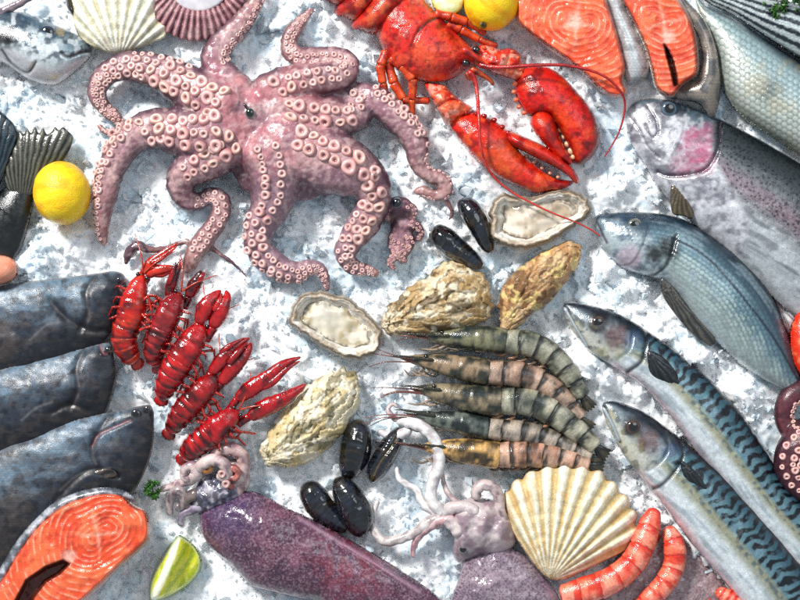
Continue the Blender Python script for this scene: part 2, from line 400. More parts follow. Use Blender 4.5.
def sucker_spots(bvh, q, rows, k=.34, s0=.0, s1=1., rmin=1.2, rmax=6.6, skip=None):
    """two staggered rows along path q (px,py,z,r); rows: list of (lateral offset as fraction of r) or function of t"""
    out = []; n = len(q); s = np.r_[0, np.cumsum(np.hypot(*np.diff(q[:, :2], axis=0).T))]; L = s[-1]
    tan = np.gradient(q[:, :2], axis=0); tan /= np.linalg.norm(tan, axis=1)[:, None] + 1e-9
    for ri, off in enumerate(rows):
        pos = L * s0 + ri * 3
        while pos < L * s1:
            x = np.interp(pos, s, q[:, 0]); y = np.interp(pos, s, q[:, 1]); r = np.interp(pos, s, q[:, 3])
            tx = np.interp(pos, s, tan[:, 0]); ty = np.interp(pos, s, tan[:, 1])
            o = off(pos / L) if callable(off) else off
            sr = float(np.clip(r * k * 1.06, rmin, rmax)) * random.uniform(.72, 1.1)
            xx = x - ty * o * r + random.uniform(-1.1, 1.1); yy = y + tx * o * r + random.uniform(-1.1, 1.1)
            d = P(xx, yy, 0) - np.array([0, 0, CAMH / 1000]); d /= np.linalg.norm(d)
            h = bvh.ray_cast(Vector((0, 0, CAMH / 1000)), Vector(d))
            if h[0] is not None and h[0].z > .001:
                nn = (h[1] + Vector((random.uniform(-.25, .25), random.uniform(-.25, .25), .2))).normalized()
                out.append((h[0], nn, sr * .001))
            pos += sr * 2.12
    return out
def octo_colour(v, nr, arms, pal):
    x, y = to_px(v); best = np.full(len(v), 1e9); lat = np.zeros(len(v)); tt = np.zeros(len(v))
    for q in arms:
        qq = q[::2]; d, s, sd = dpoly(x, y, qq[:, :2]); L = s.max() + 1e-6
        r = np.interp(s, np.r_[0, np.cumsum(np.hypot(*np.diff(qq[:, :2], axis=0).T))], qq[:, 3])
        dn = d / r; m = dn < best; best = np.where(m, dn, best); tt = np.where(m, s / L, tt)
    up = nr[:, 2]
    n1 = fbm(x / 16, y / 16, 41, 4); n2 = fbm(x / 4, y / 4, 43, 3)
    C = mix(pal[0], pal[1], ss(.35, .65, n1)); C = mix(C, pal[2], ss(.5, .72, n2) * .5)
    C = mix(C, pal[3], ss(.5, .98, best) * .85)       # the darker skin of the outer side of each arm
    C = mix(C, pal[4], ss(.62, .8, fbm(x / 2.2, y / 2.2, 45, 2)) * .35)
    C = mix(C, pal[5], ss(.55, 1., tt) * .45)
    return C, x, y
def octopus_big():
    rt = root('octopus', 250, 125, 'large pink octopus lying belly up with its suckers showing on the ice', 'octopus')
    A = [
     [(248,112,24,24),(222,104,25,23),(198,93,22,20),(172,78,19,18),(148,69,17,15),(122,67,15,13),(103,77,13,11),(97,93,10,9.5),(104,108,8,8),(117,118,6,6.5),(122,128,4,5),(108,132,3,3.5),(96,124,3,2.2)],
     [(248,118,24,24),(218,130,24,25),(188,133,22,22),(160,129,20,19),(136,135,18,16),(118,155,16,14.5),(108,180,15,13),(104,205,13,11),(102,228,9,8),(105,248,5,3)],
     [(250,125,24,22),(228,147,23,19),(205,162,22,17),(186,172,20,15),(180,186,15,13),(187,199,8,10),(200,201,3,8),(209,196,8,8),(219,199,11,10),(222,211,11,10.5),(214,226,10,10),(203,240,9,10.5),(193,256,8,9.5),(187,274,4,5)],
     [(258,125,24,26),(272,158,24,27),(275,185,21,23),(269,208,18,18),(260,228,16,14.5),(259,246,14,13.5),(272,263,12,12.5),(292,273,10,11),(309,268,9,8.5),(320,268,8,6.5),(325,279,6,5.5),(328,293,3,3)],
     [(258,122,24,26),(288,142,25,27),(318,157,25,28),(346,168,25,26),(366,180,22,20),(374,200,19,16),(364,222,17,15),(351,240,15,13.5),(346,255,12,11),(354,267,8,8.5),(368,270,6,6.5),(381,275,4,3.5)],
     [(258,112,24,22),(285,112,23,19),(312,115,22,17.5),(338,118,20,17),(357,113,16,14),(356,98,9,11.5),(364,93,10,11),(380,102,14,13),(396,117,15,14),(410,132,14,13.5),(417,149,13,12),(417,163,11,9.5),(428,174,9,8),(441,179,8,7.5),(447,188,7,7),(438,196,6,6),(424,191,5,5),(413,192,3,3.5)],
     [(256,104,24,20),(276,90,23,17),(298,82,22,16),(320,77,21,15),(340,75,18,12.5),(350,66,13,10),(338,57,10,9.5),(318,57,10,10),(300,58,10,10.5),(289,46,9,9.5),(294,31,7,8),(305,17,5,6),(315,8,3,3)],
     [(248,104,24,20),(230,86,19,16),(218,70,16,14),(216,54,15,13),(228,37,14,12),(244,20,12,10),(256,0,10,8),(262,-15,8,7)],
    ]
    md = MD(); qs = []
    for p in A:
        n_ = len(p); p = [tuple(a[:3]) + (a[3] * (1 + .15 * max(0, min(1, 1.6 - 2.4 * i / n_))),) for i, a in enumerate(p)]
        q, *_ = tube(md, p, ns=20, step=3, flat=.85); qs.append(q)
    tube(md, [(443,196,4,2.2),(450,206,4,2),(452,215,3,1.8),(447,222,2,1)], ns=8)
    tube(md, [(190,240,5,3.2),(168,247,4,3.2),(150,250,6,4.4),(136,246,6,5),(128,255,4,4.5),(126,266,2,2)], ns=10)
    tube(md, [(205,244,6,3),(220,254,6,2.4),(235,265,5,2),(246,277,4,1.4),(240,283,3,.9)], ns=8)
    ball(md, 252, 116, 20, 38, 32, 22, (1, 1, 1), nu=32)
    for x, y, z, a, b, h in ((298,172,12,36,30,11), (262,165,16,30,32,13), (240,150,14,22,22,14), (285,128,20,40,24,16), (225,118,18,26,24,16), (328,180,9,26,16,9),(232,92,18,22,18,14),(300,95,16,26,18,12), (330,98,13,22,14,9)):
        ball(md, x, y, z, a, b, h, (1, 1, 1), nu=28)
    v, nr, f = remesh_body(md, .0017)
    bv0 = None
    pal = [c(196,164,166), c(164,128,138), c(224,200,196), c(92,70,84), c(104,62,74), c(176,132,120)]
    C, x, y = octo_colour(v, nr, qs, pal)
    # reddish flush at the arm roots, grey-mauve web below
    C = mix(C, c(196,128,134), ss(95, 20, np.hypot(x - 262, y - 108)) * .5 * ss(.3, .7, fbm(x / 12, y / 12, 61, 3)) * 1.3)
    wb = ss(.35, 1, (y - 140) / 60) * ss(240, 262, x) * ss(372, 345, x)
    C = mix(C, c(158,134,146), wb * .7)
    C = mix(C, c(120, 78, 92), ss(.55, .68, fbm(x / 3, y / 3, 71, 3)) * .22); C = mix(C, c(236, 214, 208), ss(.6, .72, fbm(x / 5, y / 5, 72, 3)) * .3)
    v = v + nr * ((fbm(x / 4, y / 4, 51, 3) - .5) * 1.8 + (fbm(x / 14, y / 14, 52, 2) - .5) * 3)[:, None] * .001
    m2 = MD(); m2.add(v, f, C); m2.build('body', M_octo, rt)
    bvh = BVHTree.FromPolygons([Vector(a) for a in v], f)
    sp = []
    sp += sucker_spots(bvh, qs[0], [.5, -.02, -.5], .29, .12, .97)
    sp += sucker_spots(bvh, qs[0], [.85], .2, .3, .5)
    sp += sucker_spots(bvh, qs[1], [lambda t: .5 if t < .45 else .55, lambda t: -.02 if t < .45 else .8, lambda t: -.5 if t < .45 else .98], .28, .13, .97)
    sp += sucker_spots(bvh, qs[2], [.35, -.3], .27, .1, .36)
    sp += sucker_spots(bvh, qs[2], [.4, -.35], .3, .52, .92)
    sp += sucker_spots(bvh, qs[3], [.35, -.25], .19, .1, .42, rmax=4.6)
    sp += sucker_spots(bvh, qs[3], [.42, -.2, .8], .3, .42, .97)
    sp += sucker_spots(bvh, qs[4], [-.52, -.08], .27, .17, .52, rmax=7.2)
    sp += sucker_spots(bvh, qs[4], [-.42, .1], .36, .5, .97, rmax=6)
    sp += sucker_spots(bvh, qs[4], [.6], .3, .62, .97, rmax=6)
    sp += sucker_spots(bvh, qs[5], [-.38, .28], .3, .1, .42)
    sp += sucker_spots(bvh, qs[5], [-.75, -.4], .3, .45, .66)
    sp += sucker_spots(bvh, qs[5], [-.85], .25, .6, .98)
    sp += sucker_spots(bvh, qs[6], [-.4, .2], .28, .12, .98)
    sp += sucker_spots(bvh, qs[7], [.45, .8], .2, .35, .98)
    make_suckers(rt, sp)
    b = MD(); ball(b, 250, 113, 44, 4.5, 5, 3, lambda T, A: mix(c(22,34,30), c(120,150,132), ss(.7, 1.3, T))); ball(b, 247, 108, 44, 1.6, 6, 2, c(40,30,24), rot=.6)
    b.build('beak', M_eye, rt)
def octopus_small():
    rt = root('baby_octopus', 398, 222, 'small mottled baby octopus tucked against an arm of the large octopus', 'octopus')
    md = MD(); qs = []
    ball(md, 399, 208, 10, 14, 12, 10, (1, 1, 1)); ball(md, 402, 226, 8, 12, 16, 8, (1, 1, 1))
    for p in ([(402,225,9,6),(414,224,9,5),(421,232,7,4),(418,242,4,2.5)], [(402,230,9,6),(410,240,8,5.5),(405,252,6,5),(395,258,4,3)], [(398,228,8,6),(392,242,6,5),(398,256,6,4.5),(408,262,4,3)], [(400,235,8,6),(400,250,7,5),(390,262,5,4),(396,270,3,2.5)],
              [(392,205,10,5),(387,212,9,4.5),(388,222,7,4)], [(405,205,10,6),(414,210,9,4.5),(412,218,7,4)]):
        q, *_ = tube(md, p, ns=12, step=2); qs.append(q)
    v, nr, f = remesh_body(md, .0012, 3)
    C, x, y = octo_colour(v, nr, qs, [c(176,140,148), c(120,84,98), c(210,180,180), c(84,58,72), c(60,40,52), c(190,150,150)])
    m2 = MD(); m2.add(v, f, C); m2.build('body', M_octo, rt)
    bvh = BVHTree.FromPolygons([Vector(a) for a in v], f); sp = []
    for q in qs: sp += sucker_spots(bvh, q, [.4, -.4], .34, .2, .95, rmin=1)
    make_suckers(rt, sp)
    b = MD(); ball(b, 397, 203, 19, 5, 5.5, 4, lambda T, A: mix(c(10,12,20), c(150,160,180), ss(.8, 1.3, T))); b.build('eye', M_eye, rt)
def octopus_edge():
    rt = root('octopus', 800, 440, 'dark maroon octopus arm coiled at the right edge with pale suckers', 'octopus')
    md = MD(); qs = []
    for p in ([(830,380,12,10),(806,388,12,11),(789,399,12,11),(784,416,11,10),(790,432,10,9),(805,440,8,8)], [(840,420,20,20),(815,432,22,20),(796,450,22,19),(793,470,20,18),(806,487,16,16),(830,500,12,14)]):
        q, *_ = tube(md, p, ns=20, step=2.5); qs.append(q)
    v, nr, f = remesh_body(md, .0016)
    C, x, y = octo_colour(v, nr, qs, [c(120,72,82), c(92,52,64), c(140,92,96), c(66,38,50), c(50,28,38), c(110,66,72)])
    m2 = MD(); m2.add(v, f, C); m2.build('body', M_octo, rt)
    bvh = BVHTree.FromPolygons([Vector(a) for a in v], f); sp = []
    sp += sucker_spots(bvh, qs[0], [-.85], .22, .1, .9); sp += sucker_spots(bvh, qs[1], [-.1, .5, -.5], .2, .1, .95, rmax=4.2)
    make_suckers(rt, sp)
octopus_big(); octopus_small(); octopus_edge()
# ------------------------------------------------------------------ fish
def eye(parent, px, py, z, r, iris, ring=None, pupil=.45, lift=.55):
    md = MD(); ring = iris * .4 if ring is None else ring
    def f(T, A):
        C = mix(np.broadcast_to(c(8, 9, 12), T.shape + (3,)), iris, ss(pupil, pupil + .12, T)); return mix(C, ring, ss(1.15, 1.4, T))
    ball(md, px, py, z, r, r * .95, r * lift, f, nv=24); return md.build('eye', M_eye, parent)
def scales(a, b, p):
    """staggered scale lattice: 0 in the middle of a scale, 1 on its rim"""
    a = a / p; b = b / p * 1.15; best = np.full(a.shape, 9.)
    for dj in (0, 1):
        j = np.floor(b) + dj; off = (j % 2) * .5
        i = np.round(a - off); d = np.hypot(a - off - i, (b - j) * 1.0)
        best = np.minimum(best, d)
    return ss(.32, .62, best)
def line(p, pts, w): d, _, _ = dpoly(p.x, p.y, catmull(pts, 2)); return np.exp(-(d / w) ** 2)
def spot(p, x, y, r, soft=.4): return ss(r * (1 + soft), r * (1 - soft), np.hypot(p.x - x, p.y - y) + (vn(p.x / 3, p.y / 3, 5) - .5) * r * .5)
def fin(parent, outline, H, z0, c1, c2, origin, rays=26, name='fin', mt=None):
    def cf(p):
        a = np.arctan2(p.y - origin[1], p.x - origin[0]); r = np.hypot(p.x - origin[0], p.y - origin[1])
        return mix(c1, c2, .5 + .5 * np.sin(a * rays * 2 + fbm(p.x / 9, p.y / 9, 3) * 3)) * (.75 + .5 * fbm(p.x / 7, p.y / 7, 8))[:, None]
    def hf(p):
        a = np.arctan2(p.y - origin[1], p.x - origin[0]); return .5 * np.sin(a * rays * 2 + fbm(p.x / 9, p.y / 9, 3) * 3) * p.h
    md = MD(); infl(md, outline, H, z0, step=1.3, colfn=cf, hfn=hf); return md.build(name, mt or M_fin, parent)

def mackerel(label, px, py, back, belly, e, zb, gill, cheek, pect, jaw, seed):
    rt = root('mackerel', px, py, label, 'fish', 'mackerel laid side by side on the ice')
    n0 = back[0]
    def cf(p):
        r = np.hypot(p.x - n0[0], p.y - n0[1]); head = ss(92, 78, r + (p.w - .4) * 22)
        nz = fbm(p.x / 12, p.y / 12, seed, 3)
        C = mix(c(58, 92, 112), c(128, 158, 168), ss(.0, .42, p.w + (nz - .5) * .1))
        ph = p.u / 10.5 + 1.1 * (fbm(p.x / 15, p.y / 15, seed + 3, 3) - .5) + .14 * np.sin(p.w * 22 + p.u / 31) + p.w * .5
        band = ss(-.25, .25, np.sin(ph * 2 * np.pi / 1.0)) * ss(.50, .40, p.w + (vn(p.x / 6, p.y / 6, 3) - .5) * .16) * (.45 + .55 * ss(.28, .42, fbm(p.x / 4.5, p.y / 4.5, seed + 13, 2)))
        C = mix(C, c(8, 20, 34), band * .95 * (1 - head))
        C = mix(C, c(60, 160, 150), ss(.45, .65, fbm(p.x / 5, p.y / 5, seed + 7, 2)) * ss(.5, .35, p.w) * .12 * (1 - band))
        C = mix(C, c(172, 172, 150), ss(.42, .50, p.w) * (1 - head)); C = mix(C, c(222, 228, 230), ss(.52, .70, p.w) * (1 - head))
        C = mix(C, c(110, 125, 132), ss(.46, .50, p.w) * ss(.57, .52, p.w) * ss(.5, .62, vn(p.u / 4, p.v / 4, 8)) * (1 - head) * .8)
        C = mix(C, c(205, 150, 160), ss(.82, .98, p.w) * .45 * (1 - head))
        C = mix(C, c(120, 140, 152), ss(.48, .7, fbm(p.u / 30, p.v / 5, seed + 2, 3)) * ss(.5, .7, p.w) * .4)
        C = mix(C, c(14, 28, 42), ss(.10, .03, p.w + .04 * (vn(p.x / 5, p.y / 5, 4) - .5)))
        hc = mix(c(22, 40, 56), c(150, 160, 166), ss(.12, .42, p.w + (nz - .5) * .3)); hc = mix(hc, c(206, 206, 196), ss(.45, .8, p.w)); hc = mix(hc, c(70, 76, 84), ss(.5, .66, fbm(p.x / 6, p.y / 6, seed + 21, 3)) * .55)
        hc = mix(hc, c(120, 70, 62), spot(p, cheek[0], cheek[1], cheek[2]) * .55); hc = mix(hc, c(40, 20, 24), ss(13, 7, np.hypot(p.x - e[0], p.y - e[1])) * .75)
        hc = mix(hc, c(60, 92, 128), spot(p, cheek[3], cheek[4], 9) * .5)
        hc = mix(hc, c(190, 180, 130), ss(.5, .7, fbm(p.x / 9, p.y / 9, seed + 9)) * .35 * ss(.4, .6, p.w))
        C = mix(C, hc, head)
        C = mix(C, c(28, 34, 44), np.clip(line(p, gill, 1.8) * .85 + line(p, jaw, 1.3) * .9, 0, 1))
        return C * (.86 + .28 * fbm(p.x / 3, p.y / 3, seed + 11, 2))[:, None]
    g2 = [((a * .72 + e[0] * .28), (b * .72 + e[1] * .28)) for a, b in gill]
    def hf(p): return -1.1 * line(p, g2, 1.8) + 1.6 * np.exp(-(np.hypot(p.x - e[0], p.y - e[1]) / 12) ** 2) - 2.2 * line(p, gill, 2.2) - 1.2 * line(p, jaw, 1.4) + (fbm(p.x / 20, p.y / 20, seed) - .5) * 3 * p.h
    md = MD(); infl(md, None, 25, zb, 1.25, cf, hf, back=back, belly=belly); md.build('body', M_fish, rt)
    eye(rt, e[0], e[1], zb + 15.5, 7.2, c(96, 72, 62), c(22, 16, 22), pupil=.62, lift=.5)
    fin(rt, pect, 3, zb + 21, c(18, 26, 34), c(58, 66, 70), pect[0], 16, 'pectoral_fin')
    tip = [(back[0][0] + 1, back[0][1] + 1, zb + 4, 2)] + [(x, y, zb + 9, 1.7) for x, y in jaw[1:]] 
    m = MD(); tube(m, tip, c(178, 186, 190), ns=8); m.build('jaw', M_fish, rt)
    return rt
mackerel('upper of the two mackerel, teal banded back, under the blue grey bream', 690, 400,
    [(563,306),(567,303),(590,305),(620,314),(647,330),(672,347),(695,366),(720,389),(742,414),(765,448),(790,485),(830,530)],
    [(563,306),(568,324),(590,352),(615,368),(642,386),(668,415),(698,455),(738,503),(780,550),(815,590)],
    (598, 323), 6, [(648,331),(645,350),(641,362),(628,372)], (616,337,12,634,338), [(648,352),(650,372),(664,382),(682,386),(676,372),(662,356)], [(565,306),(575,326),(588,348)], 11)
mackerel('lower of the two mackerel, teal banded back, beside the big scallop shell', 700, 490,
    [(602,406),(605,402),(618,402),(644,412),(670,430),(699,453),(728,479),(758,512),(782,540),(830,600)],
    [(602,406),(606,422),(615,440),(624,456),(648,486),(670,515),(695,548),(721,578),(742,604),(765,640)],
    (633, 427), 10, [(678,436),(683,455),(676,470),(660,486),(650,489)], (648,440,11,672,452), [(681,461),(684,478),(698,488),(712,498),(704,482),(692,468)], [(604,406),(612,424),(620,442)], 29)

def bream_right():
    rt = root('sea_bream', 700, 290, 'blue grey sea bream lying between the speckled trout and the upper mackerel', 'fish')
    back = [(596,222),(600,215),(625,212),(655,213),(680,218),(705,231),(730,249),(753,270),(771,294),(786,324),(795,352),(802,384),(806,400)]
    belly = [(596,222),(597,236),(604,252),(622,268),(645,276),(668,284),(690,314),(716,342),(746,369),(780,388),(806,400)]
    def cf(p):
        head = ss(664, 650, p.x + (p.y - 240) * -.35 + 6 * np.sin((p.y - 215) / 20))
        C = mix(c(44, 68, 84), c(122, 148, 158), ss(.02, .36, p.w)); C = mix(C, c(168, 180, 180), ss(.4, .7, p.w)); C = mix(C, c(190, 198, 198), ss(.75, 1, p.w)); C = mix(C, c(196, 212, 218), ss(.5, .7, fbm(p.u / 30, p.v / 7, 8, 3)) * .4)
        sc = scales(p.u, p.v, 5.2); row = .5 + .5 * np.cos(p.v / 5.2 * 1.15 * 2 * np.pi)
        C = mix(C, c(26, 52, 70), sc * .38 * ss(1., .4, p.w)); C = mix(C, c(188, 204, 196), row * (1 - sc) * ss(.36, .5, p.w) * ss(.95, .7, p.w) * .8 * ss(.3, .5, vn(p.u / 5, p.v / 5, 2)))
        C = mix(C, c(26, 44, 60), line(p, [(672,238),(700,252),(725,276),(750,306),(775,340),(798,380)], 1.3) * .85)
        hc = mix(c(56, 78, 94), c(186, 196, 200), ss(.15, .5, p.w + .2 * (fbm(p.x / 10, p.y / 10, 2) - .5)))
        hc = mix(hc, c(80, 104, 124), ss(.5, .68, fbm(p.x / 7, p.y / 7, 5)) * .6); hc = mix(hc, c(208, 190, 200), spot(p, 630, 258, 12) * .7)
        C = mix(C, hc, head); C = mix(C, c(30, 32, 30), np.maximum(spot(p, 668, 248, 11, .6), spot(p, 655, 254, 9, .6)) * .85)
        C = mix(C, c(26, 38, 48), np.clip(line(p, [(676,236),(672,252),(664,268),(644,279)], 1.6) + line(p, [(597,222),(602,233),(607,243)], 1.2) + .6 * line(p, [(648,228),(642,245),(632,262),(618,266)], 1.2), 0, 1) * .8)
        C = mix(C, c(20, 36, 52), ss(.05, .01, p.w)); return C * (.88 + .24 * fbm(p.x / 3, p.y / 3, 4, 2))[:, None]
    def hf(p): return -.9 * scales(p.u, p.v, 5.2) * .5 * p.h - 2.5 * line(p, [(676,236),(672,252),(664,268),(644,279)], 2.2) - 1.2 * line(p, [(597,222),(602,233),(607,243)], 1.3)
    md = MD(); infl(md, None, 32, 5, 1.2, cf, hf, back=back, belly=belly); md.build('body', M_fish, rt)
    eye(rt, 635, 226, 22, 8.2, c(130, 132, 120), c(24, 34, 42), pupil=.62, lift=.5)
    fin(rt, [(660,280),(668,278),(682,296),(700,316),(715,338),(710,346),(694,336),(678,318),(664,298)], 3, 17, c(52, 58, 60), c(104, 100, 92), (662,280), 30, 'pectoral_fin')
bream_right()
def trout():
    rt = root('rainbow_trout', 710, 190, 'black speckled trout with a magenta gill cover, along the right edge', 'fish')
    back = [(627,112),(632,104),(645,99),(662,99),(689,106),(722,120),(752,135),(800,163),(860,200)]
    belly = [(627,112),(627,132),(634,150),(645,166),(659,190),(690,222),(730,256),(770,296),(830,350)]
    def cf(p):
        r = p.x + (p.y - 160) * -.18; head = ss(722, 712, r + 10 * np.cos((p.y - 150) / 22) - 8)
        C = mix(c(50, 62, 68), c(112, 118, 122), ss(.03, .35, p.w)); C = mix(C, c(168, 140, 152), ss(.28, .42, p.w) * ss(.62, .46, p.w) * .6)
        C = mix(C, c(206, 210, 212), ss(.42, .68, p.w)); C = mix(C, c(134, 142, 148), ss(.3, .8, fbm(p.u / 40, p.v / 9, 3)) * ss(.5, .8, p.w) * .3)
        f1, f2, cid, *_ = voro(p.u / 3.9, p.v / 3.5, 77)
        C = mix(C, c(16, 20, 28), ss(.36, .2, f1) * (cid > .3) * ss(.62, .45, p.w + (cid - .5) * .15) * .9)
        sc = scales(p.u, p.v, 2.8); C = C * (1 - (.4 - .25 * ss(.45, .7, p.w)) * sc)[:, None]
        hc = mix(c(110, 128, 138), c(210, 210, 214), ss(.08, .35, p.w)); hc = mix(hc, c(104, 104, 116), ss(.36, .72, fbm(p.x / 10, p.y / 7, 8, 4)) * .7); hc = mix(hc, c(232, 232, 234), ss(.5, .75, fbm(p.x / 7, p.y / 7, 28, 4)) * .6)
        pk = spot(p, 697, 143, 15, .5) + spot(p, 702, 160, 13, .5) + .7 * spot(p, 684, 165, 12, .6) + .7 * spot(p, 708, 132, 9, .6)
        hc = mix(hc, c(186, 92, 128), np.clip(pk, 0, 1) * (.45 + .6 * ss(.2, .75, fbm(p.x / 9, p.y / 5, 35, 4))) * .8)
        C = mix(C, c(96, 100, 108), ss(.5, .75, fbm(p.u / 25, p.v / 6, 66, 3)) * .5 * ss(.45, .6, p.w))
        C = mix(C, hc, head)
        L = line(p, [(720,124),(719,145),(712,162),(700,172),(672,176),(658,172)], 1.9) + line(p, [(647,106),(656,120),(657,134),(651,136),(645,125)], 1.3) + .7 * line(p, [(628,114),(641,132),(648,146),(660,158)], 1.1) + .5 * line(p, [(684,122),(680,140),(672,155)], 1.2)
        C = mix(C, c(62, 40, 66), np.clip(L, 0, 1) * .75); C = mix(C, c(30, 42, 48), ss(.04, .01, p.w)); return C * (.88 + .24 * fbm(p.x / 3, p.y / 3, 4, 2))[:, None]
    def hf(p):
        return -3 * line(p, [(720,124),(719,145),(712,162),(700,172),(672,176),(658,172)], 2.4) - 1.5 * line(p, [(647,106),(656,120),(657,134),(651,136),(645,125)], 1.5) - 1.4 * line(p, [(628,114),(641,132),(648,146),(660,158)], 1.3) + (fbm(p.x / 14, p.y / 14, 6) - .5) * 3 * p.h
    md = MD(); infl(md, None, 36, 0, 1.3, cf, hf, back=back, belly=belly); md.build('body', M_fish, rt)
    eye(rt, 669, 109, 17, 8.2, c(104, 124, 138), c(40, 58, 74), pupil=.6, lift=.5)
    fin(rt, [(672,184),(690,182),(692,200),(693,218),(684,216),(672,212)], 2.5, 20, c(74, 66, 54), c(120, 108, 88), (680,178), 20, 'pectoral_fin')
trout()
def bass():
    rt = root('sea_bass', 770, 90, 'silver scaled sea bass beside the salmon steaks in the top right corner', 'fish')
    back = [(690,-20),(703,4),(728,14),(750,28),(775,44),(800,60),(850,92)]
    belly = [(690,-20),(700,15),(716,50),(722,90),(742,117),(770,137),(806,160),(850,186)]
    def cf(p):
        sc = scales(p.x * .85 + p.y * .52, p.y * .85 - p.x * .52, 6.2)
        C = mix(c(60, 80, 92), c(178, 196, 198), ss(.0, .22, p.w)); C = mix(C, c(206, 212, 204), ss(.3, .6, p.w)); C = mix(C, c(170, 172, 162), ss(.75, 1, p.w))
        C = mix(C, c(106, 124, 130), sc * ss(.1, .25, p.w) * .6); C = mix(C, c(120, 128, 124), spot(p, 770, 90, 12, .8) * .7); C = mix(C, c(196, 184, 158), ss(.5, .7, fbm(p.x / 18, p.y / 18, 7)) * .35)
        return C * (.88 + .24 * fbm(p.x / 4, p.y / 4, 4, 2))[:, None]
    md = MD(); infl(md, None, 38, -4, 1.3, cf, lambda p: -.9 * scales(p.x * .85 + p.y * .52, p.y * .85 - p.x * .52, 6.2) * p.h, back=back, belly=belly); md.build('body', M_fish, rt)
    rt = root('striped_fish', 780, 30, 'fish with dark and silver lengthwise stripes filling the very top right corner', 'fish')
    back = [(680,-30),(720,-12),(760,-4),(800,4),(860,26)]; belly = [(680,-30),(704,0),(730,14),(752,28),(776,44),(802,61),(860,98)]
    def cf(p):
        v = p.w * 5 + .15 * np.sin(p.u / 20); st = .5 + .5 * np.cos(v * 2 * np.pi)
        C = mix(c(196, 204, 204), c(44, 58, 70), ss(.35, .75, st + (vn(p.u / 3, p.v / 2, 3) - .5) * .5)); C = mix(C, c(18, 44, 60), ss(.9, 1, p.w))
        return C * (1 - .25 * scales(p.u, p.v, 4))[:, None]
    md = MD(); infl(md, None, 26, 12, 1.3, cf, lambda p: -.6 * scales(p.u, p.v, 4) * p.h, back=back, belly=belly); md.build('body', M_fish, rt)
bass()
def bream_left():
    rt = root('sea_bream', 45, 45, 'silver bream head with a dark gill spot poking out at the top left', 'fish')
    back = [(92,50),(86,40),(75,33),(56,25),(35,15),(16,11),(0,12),(-30,20)]; belly = [(92,50),(90,58),(78,70),(60,84),(44,85),(26,78),(0,62),(-30,60)]
    def cf(p):
        C = mix(c(78, 104, 120), c(206, 214, 216), ss(.08, .38, p.w + .3 * (fbm(p.x / 9, p.y / 9, 2) - .5))); C = mix(C, c(92, 120, 132), spot(p, 74, 46, 13, .6) * .75 * ss(.85, .6, p.w))
        C = mix(C, c(62, 76, 92), ss(.44, .62, fbm(p.x / 6, p.y / 6, 9, 4)) * .75 * ss(.8, .5, p.w)); C = mix(C, c(236, 240, 242), ss(.55, .7, fbm(p.x / 7, p.y / 7, 19, 3)) * .6); C = mix(C, c(200, 196, 200), ss(.62, .8, p.w) * .8)
        C = mix(C, c(14, 18, 26), spot(p, 6, 36, 10, .5) * .95); C = mix(C, c(196, 170, 110), spot(p, 60, 31, 5) * .5)
        L = line(p, [(91,51),(80,53),(68,57),(62,53)], 1.5) + line(p, [(2,50),(14,65),(28,72),(36,62)], 1.4)
        return mix(C, c(24, 30, 44), np.clip(L, 0, 1) * .85) * (.88 + .24 * fbm(p.x / 3, p.y / 3, 4, 2))[:, None]
    md = MD(); infl(md, None, 30, 4, 1.2, cf, lambda p: -2.2 * line(p, [(91,51),(80,53),(68,57),(62,53)], 1.7) - 2 * line(p, [(2,50),(14,65),(28,72),(36,62)], 2), back=back, belly=belly); md.build('body', M_fish, rt)
    eye(rt, 47, 33, 23, 8.2, c(60, 74, 96), c(30, 40, 54), pupil=.6)
bream_left()
def tails():
    rt = root('fish_tail', 30, 180, 'olive grey ragged fish tail behind the whole lemon', 'fish')
    md = MD(); infl(md, [(6,186),(20,176),(34,184),(34,202),(28,228),(20,252),(4,268),(-20,262),(-14,210)], 14, 2, 1.5, lambda p: mix(c(20, 26, 30), c(62, 66, 66), fbm(p.x / 7, p.y / 7, 3) * 1.1 - .1), None); md.build('body', M_fish, rt)
    rag = [(8,190),(4,166),(14,144),(19,131),(24,134),(27,128),(31,133),(35,127),(39,133),(43,128),(47,134),(52,131),(55,127),(59,130),(63,127),(68,131),(73,137),(71,147),(65,158),(60,162),(46,168),(38,184),(28,196)]
    fin(rt, rag, 5, 10, c(30, 34, 32), c(118, 118, 106), (20, 222), 40, 'tail_fin')
    rt = root('fish_tail', 5, 150, 'dark blue fish tail at the left edge above the flatfish', 'fish')
    md = MD(); infl(md, [(-20,170),(-6,178),(2,196),(6,215),(-6,230),(-30,220)], 12, 4, 1.5, lambda p: mix(c(52, 60, 78), c(120, 128, 150), scales(p.x, p.y, 4)), None); md.build('body', M_fish, rt)
    fin(rt, [(-20,100),(-4,108),(6,116),(15,126),(17,138),(10,158),(3,178),(-6,190),(-30,180)], 5, 12, c(8, 18, 28), c(70, 92, 104), (-14, 210), 40, 'tail_fin')
tails()
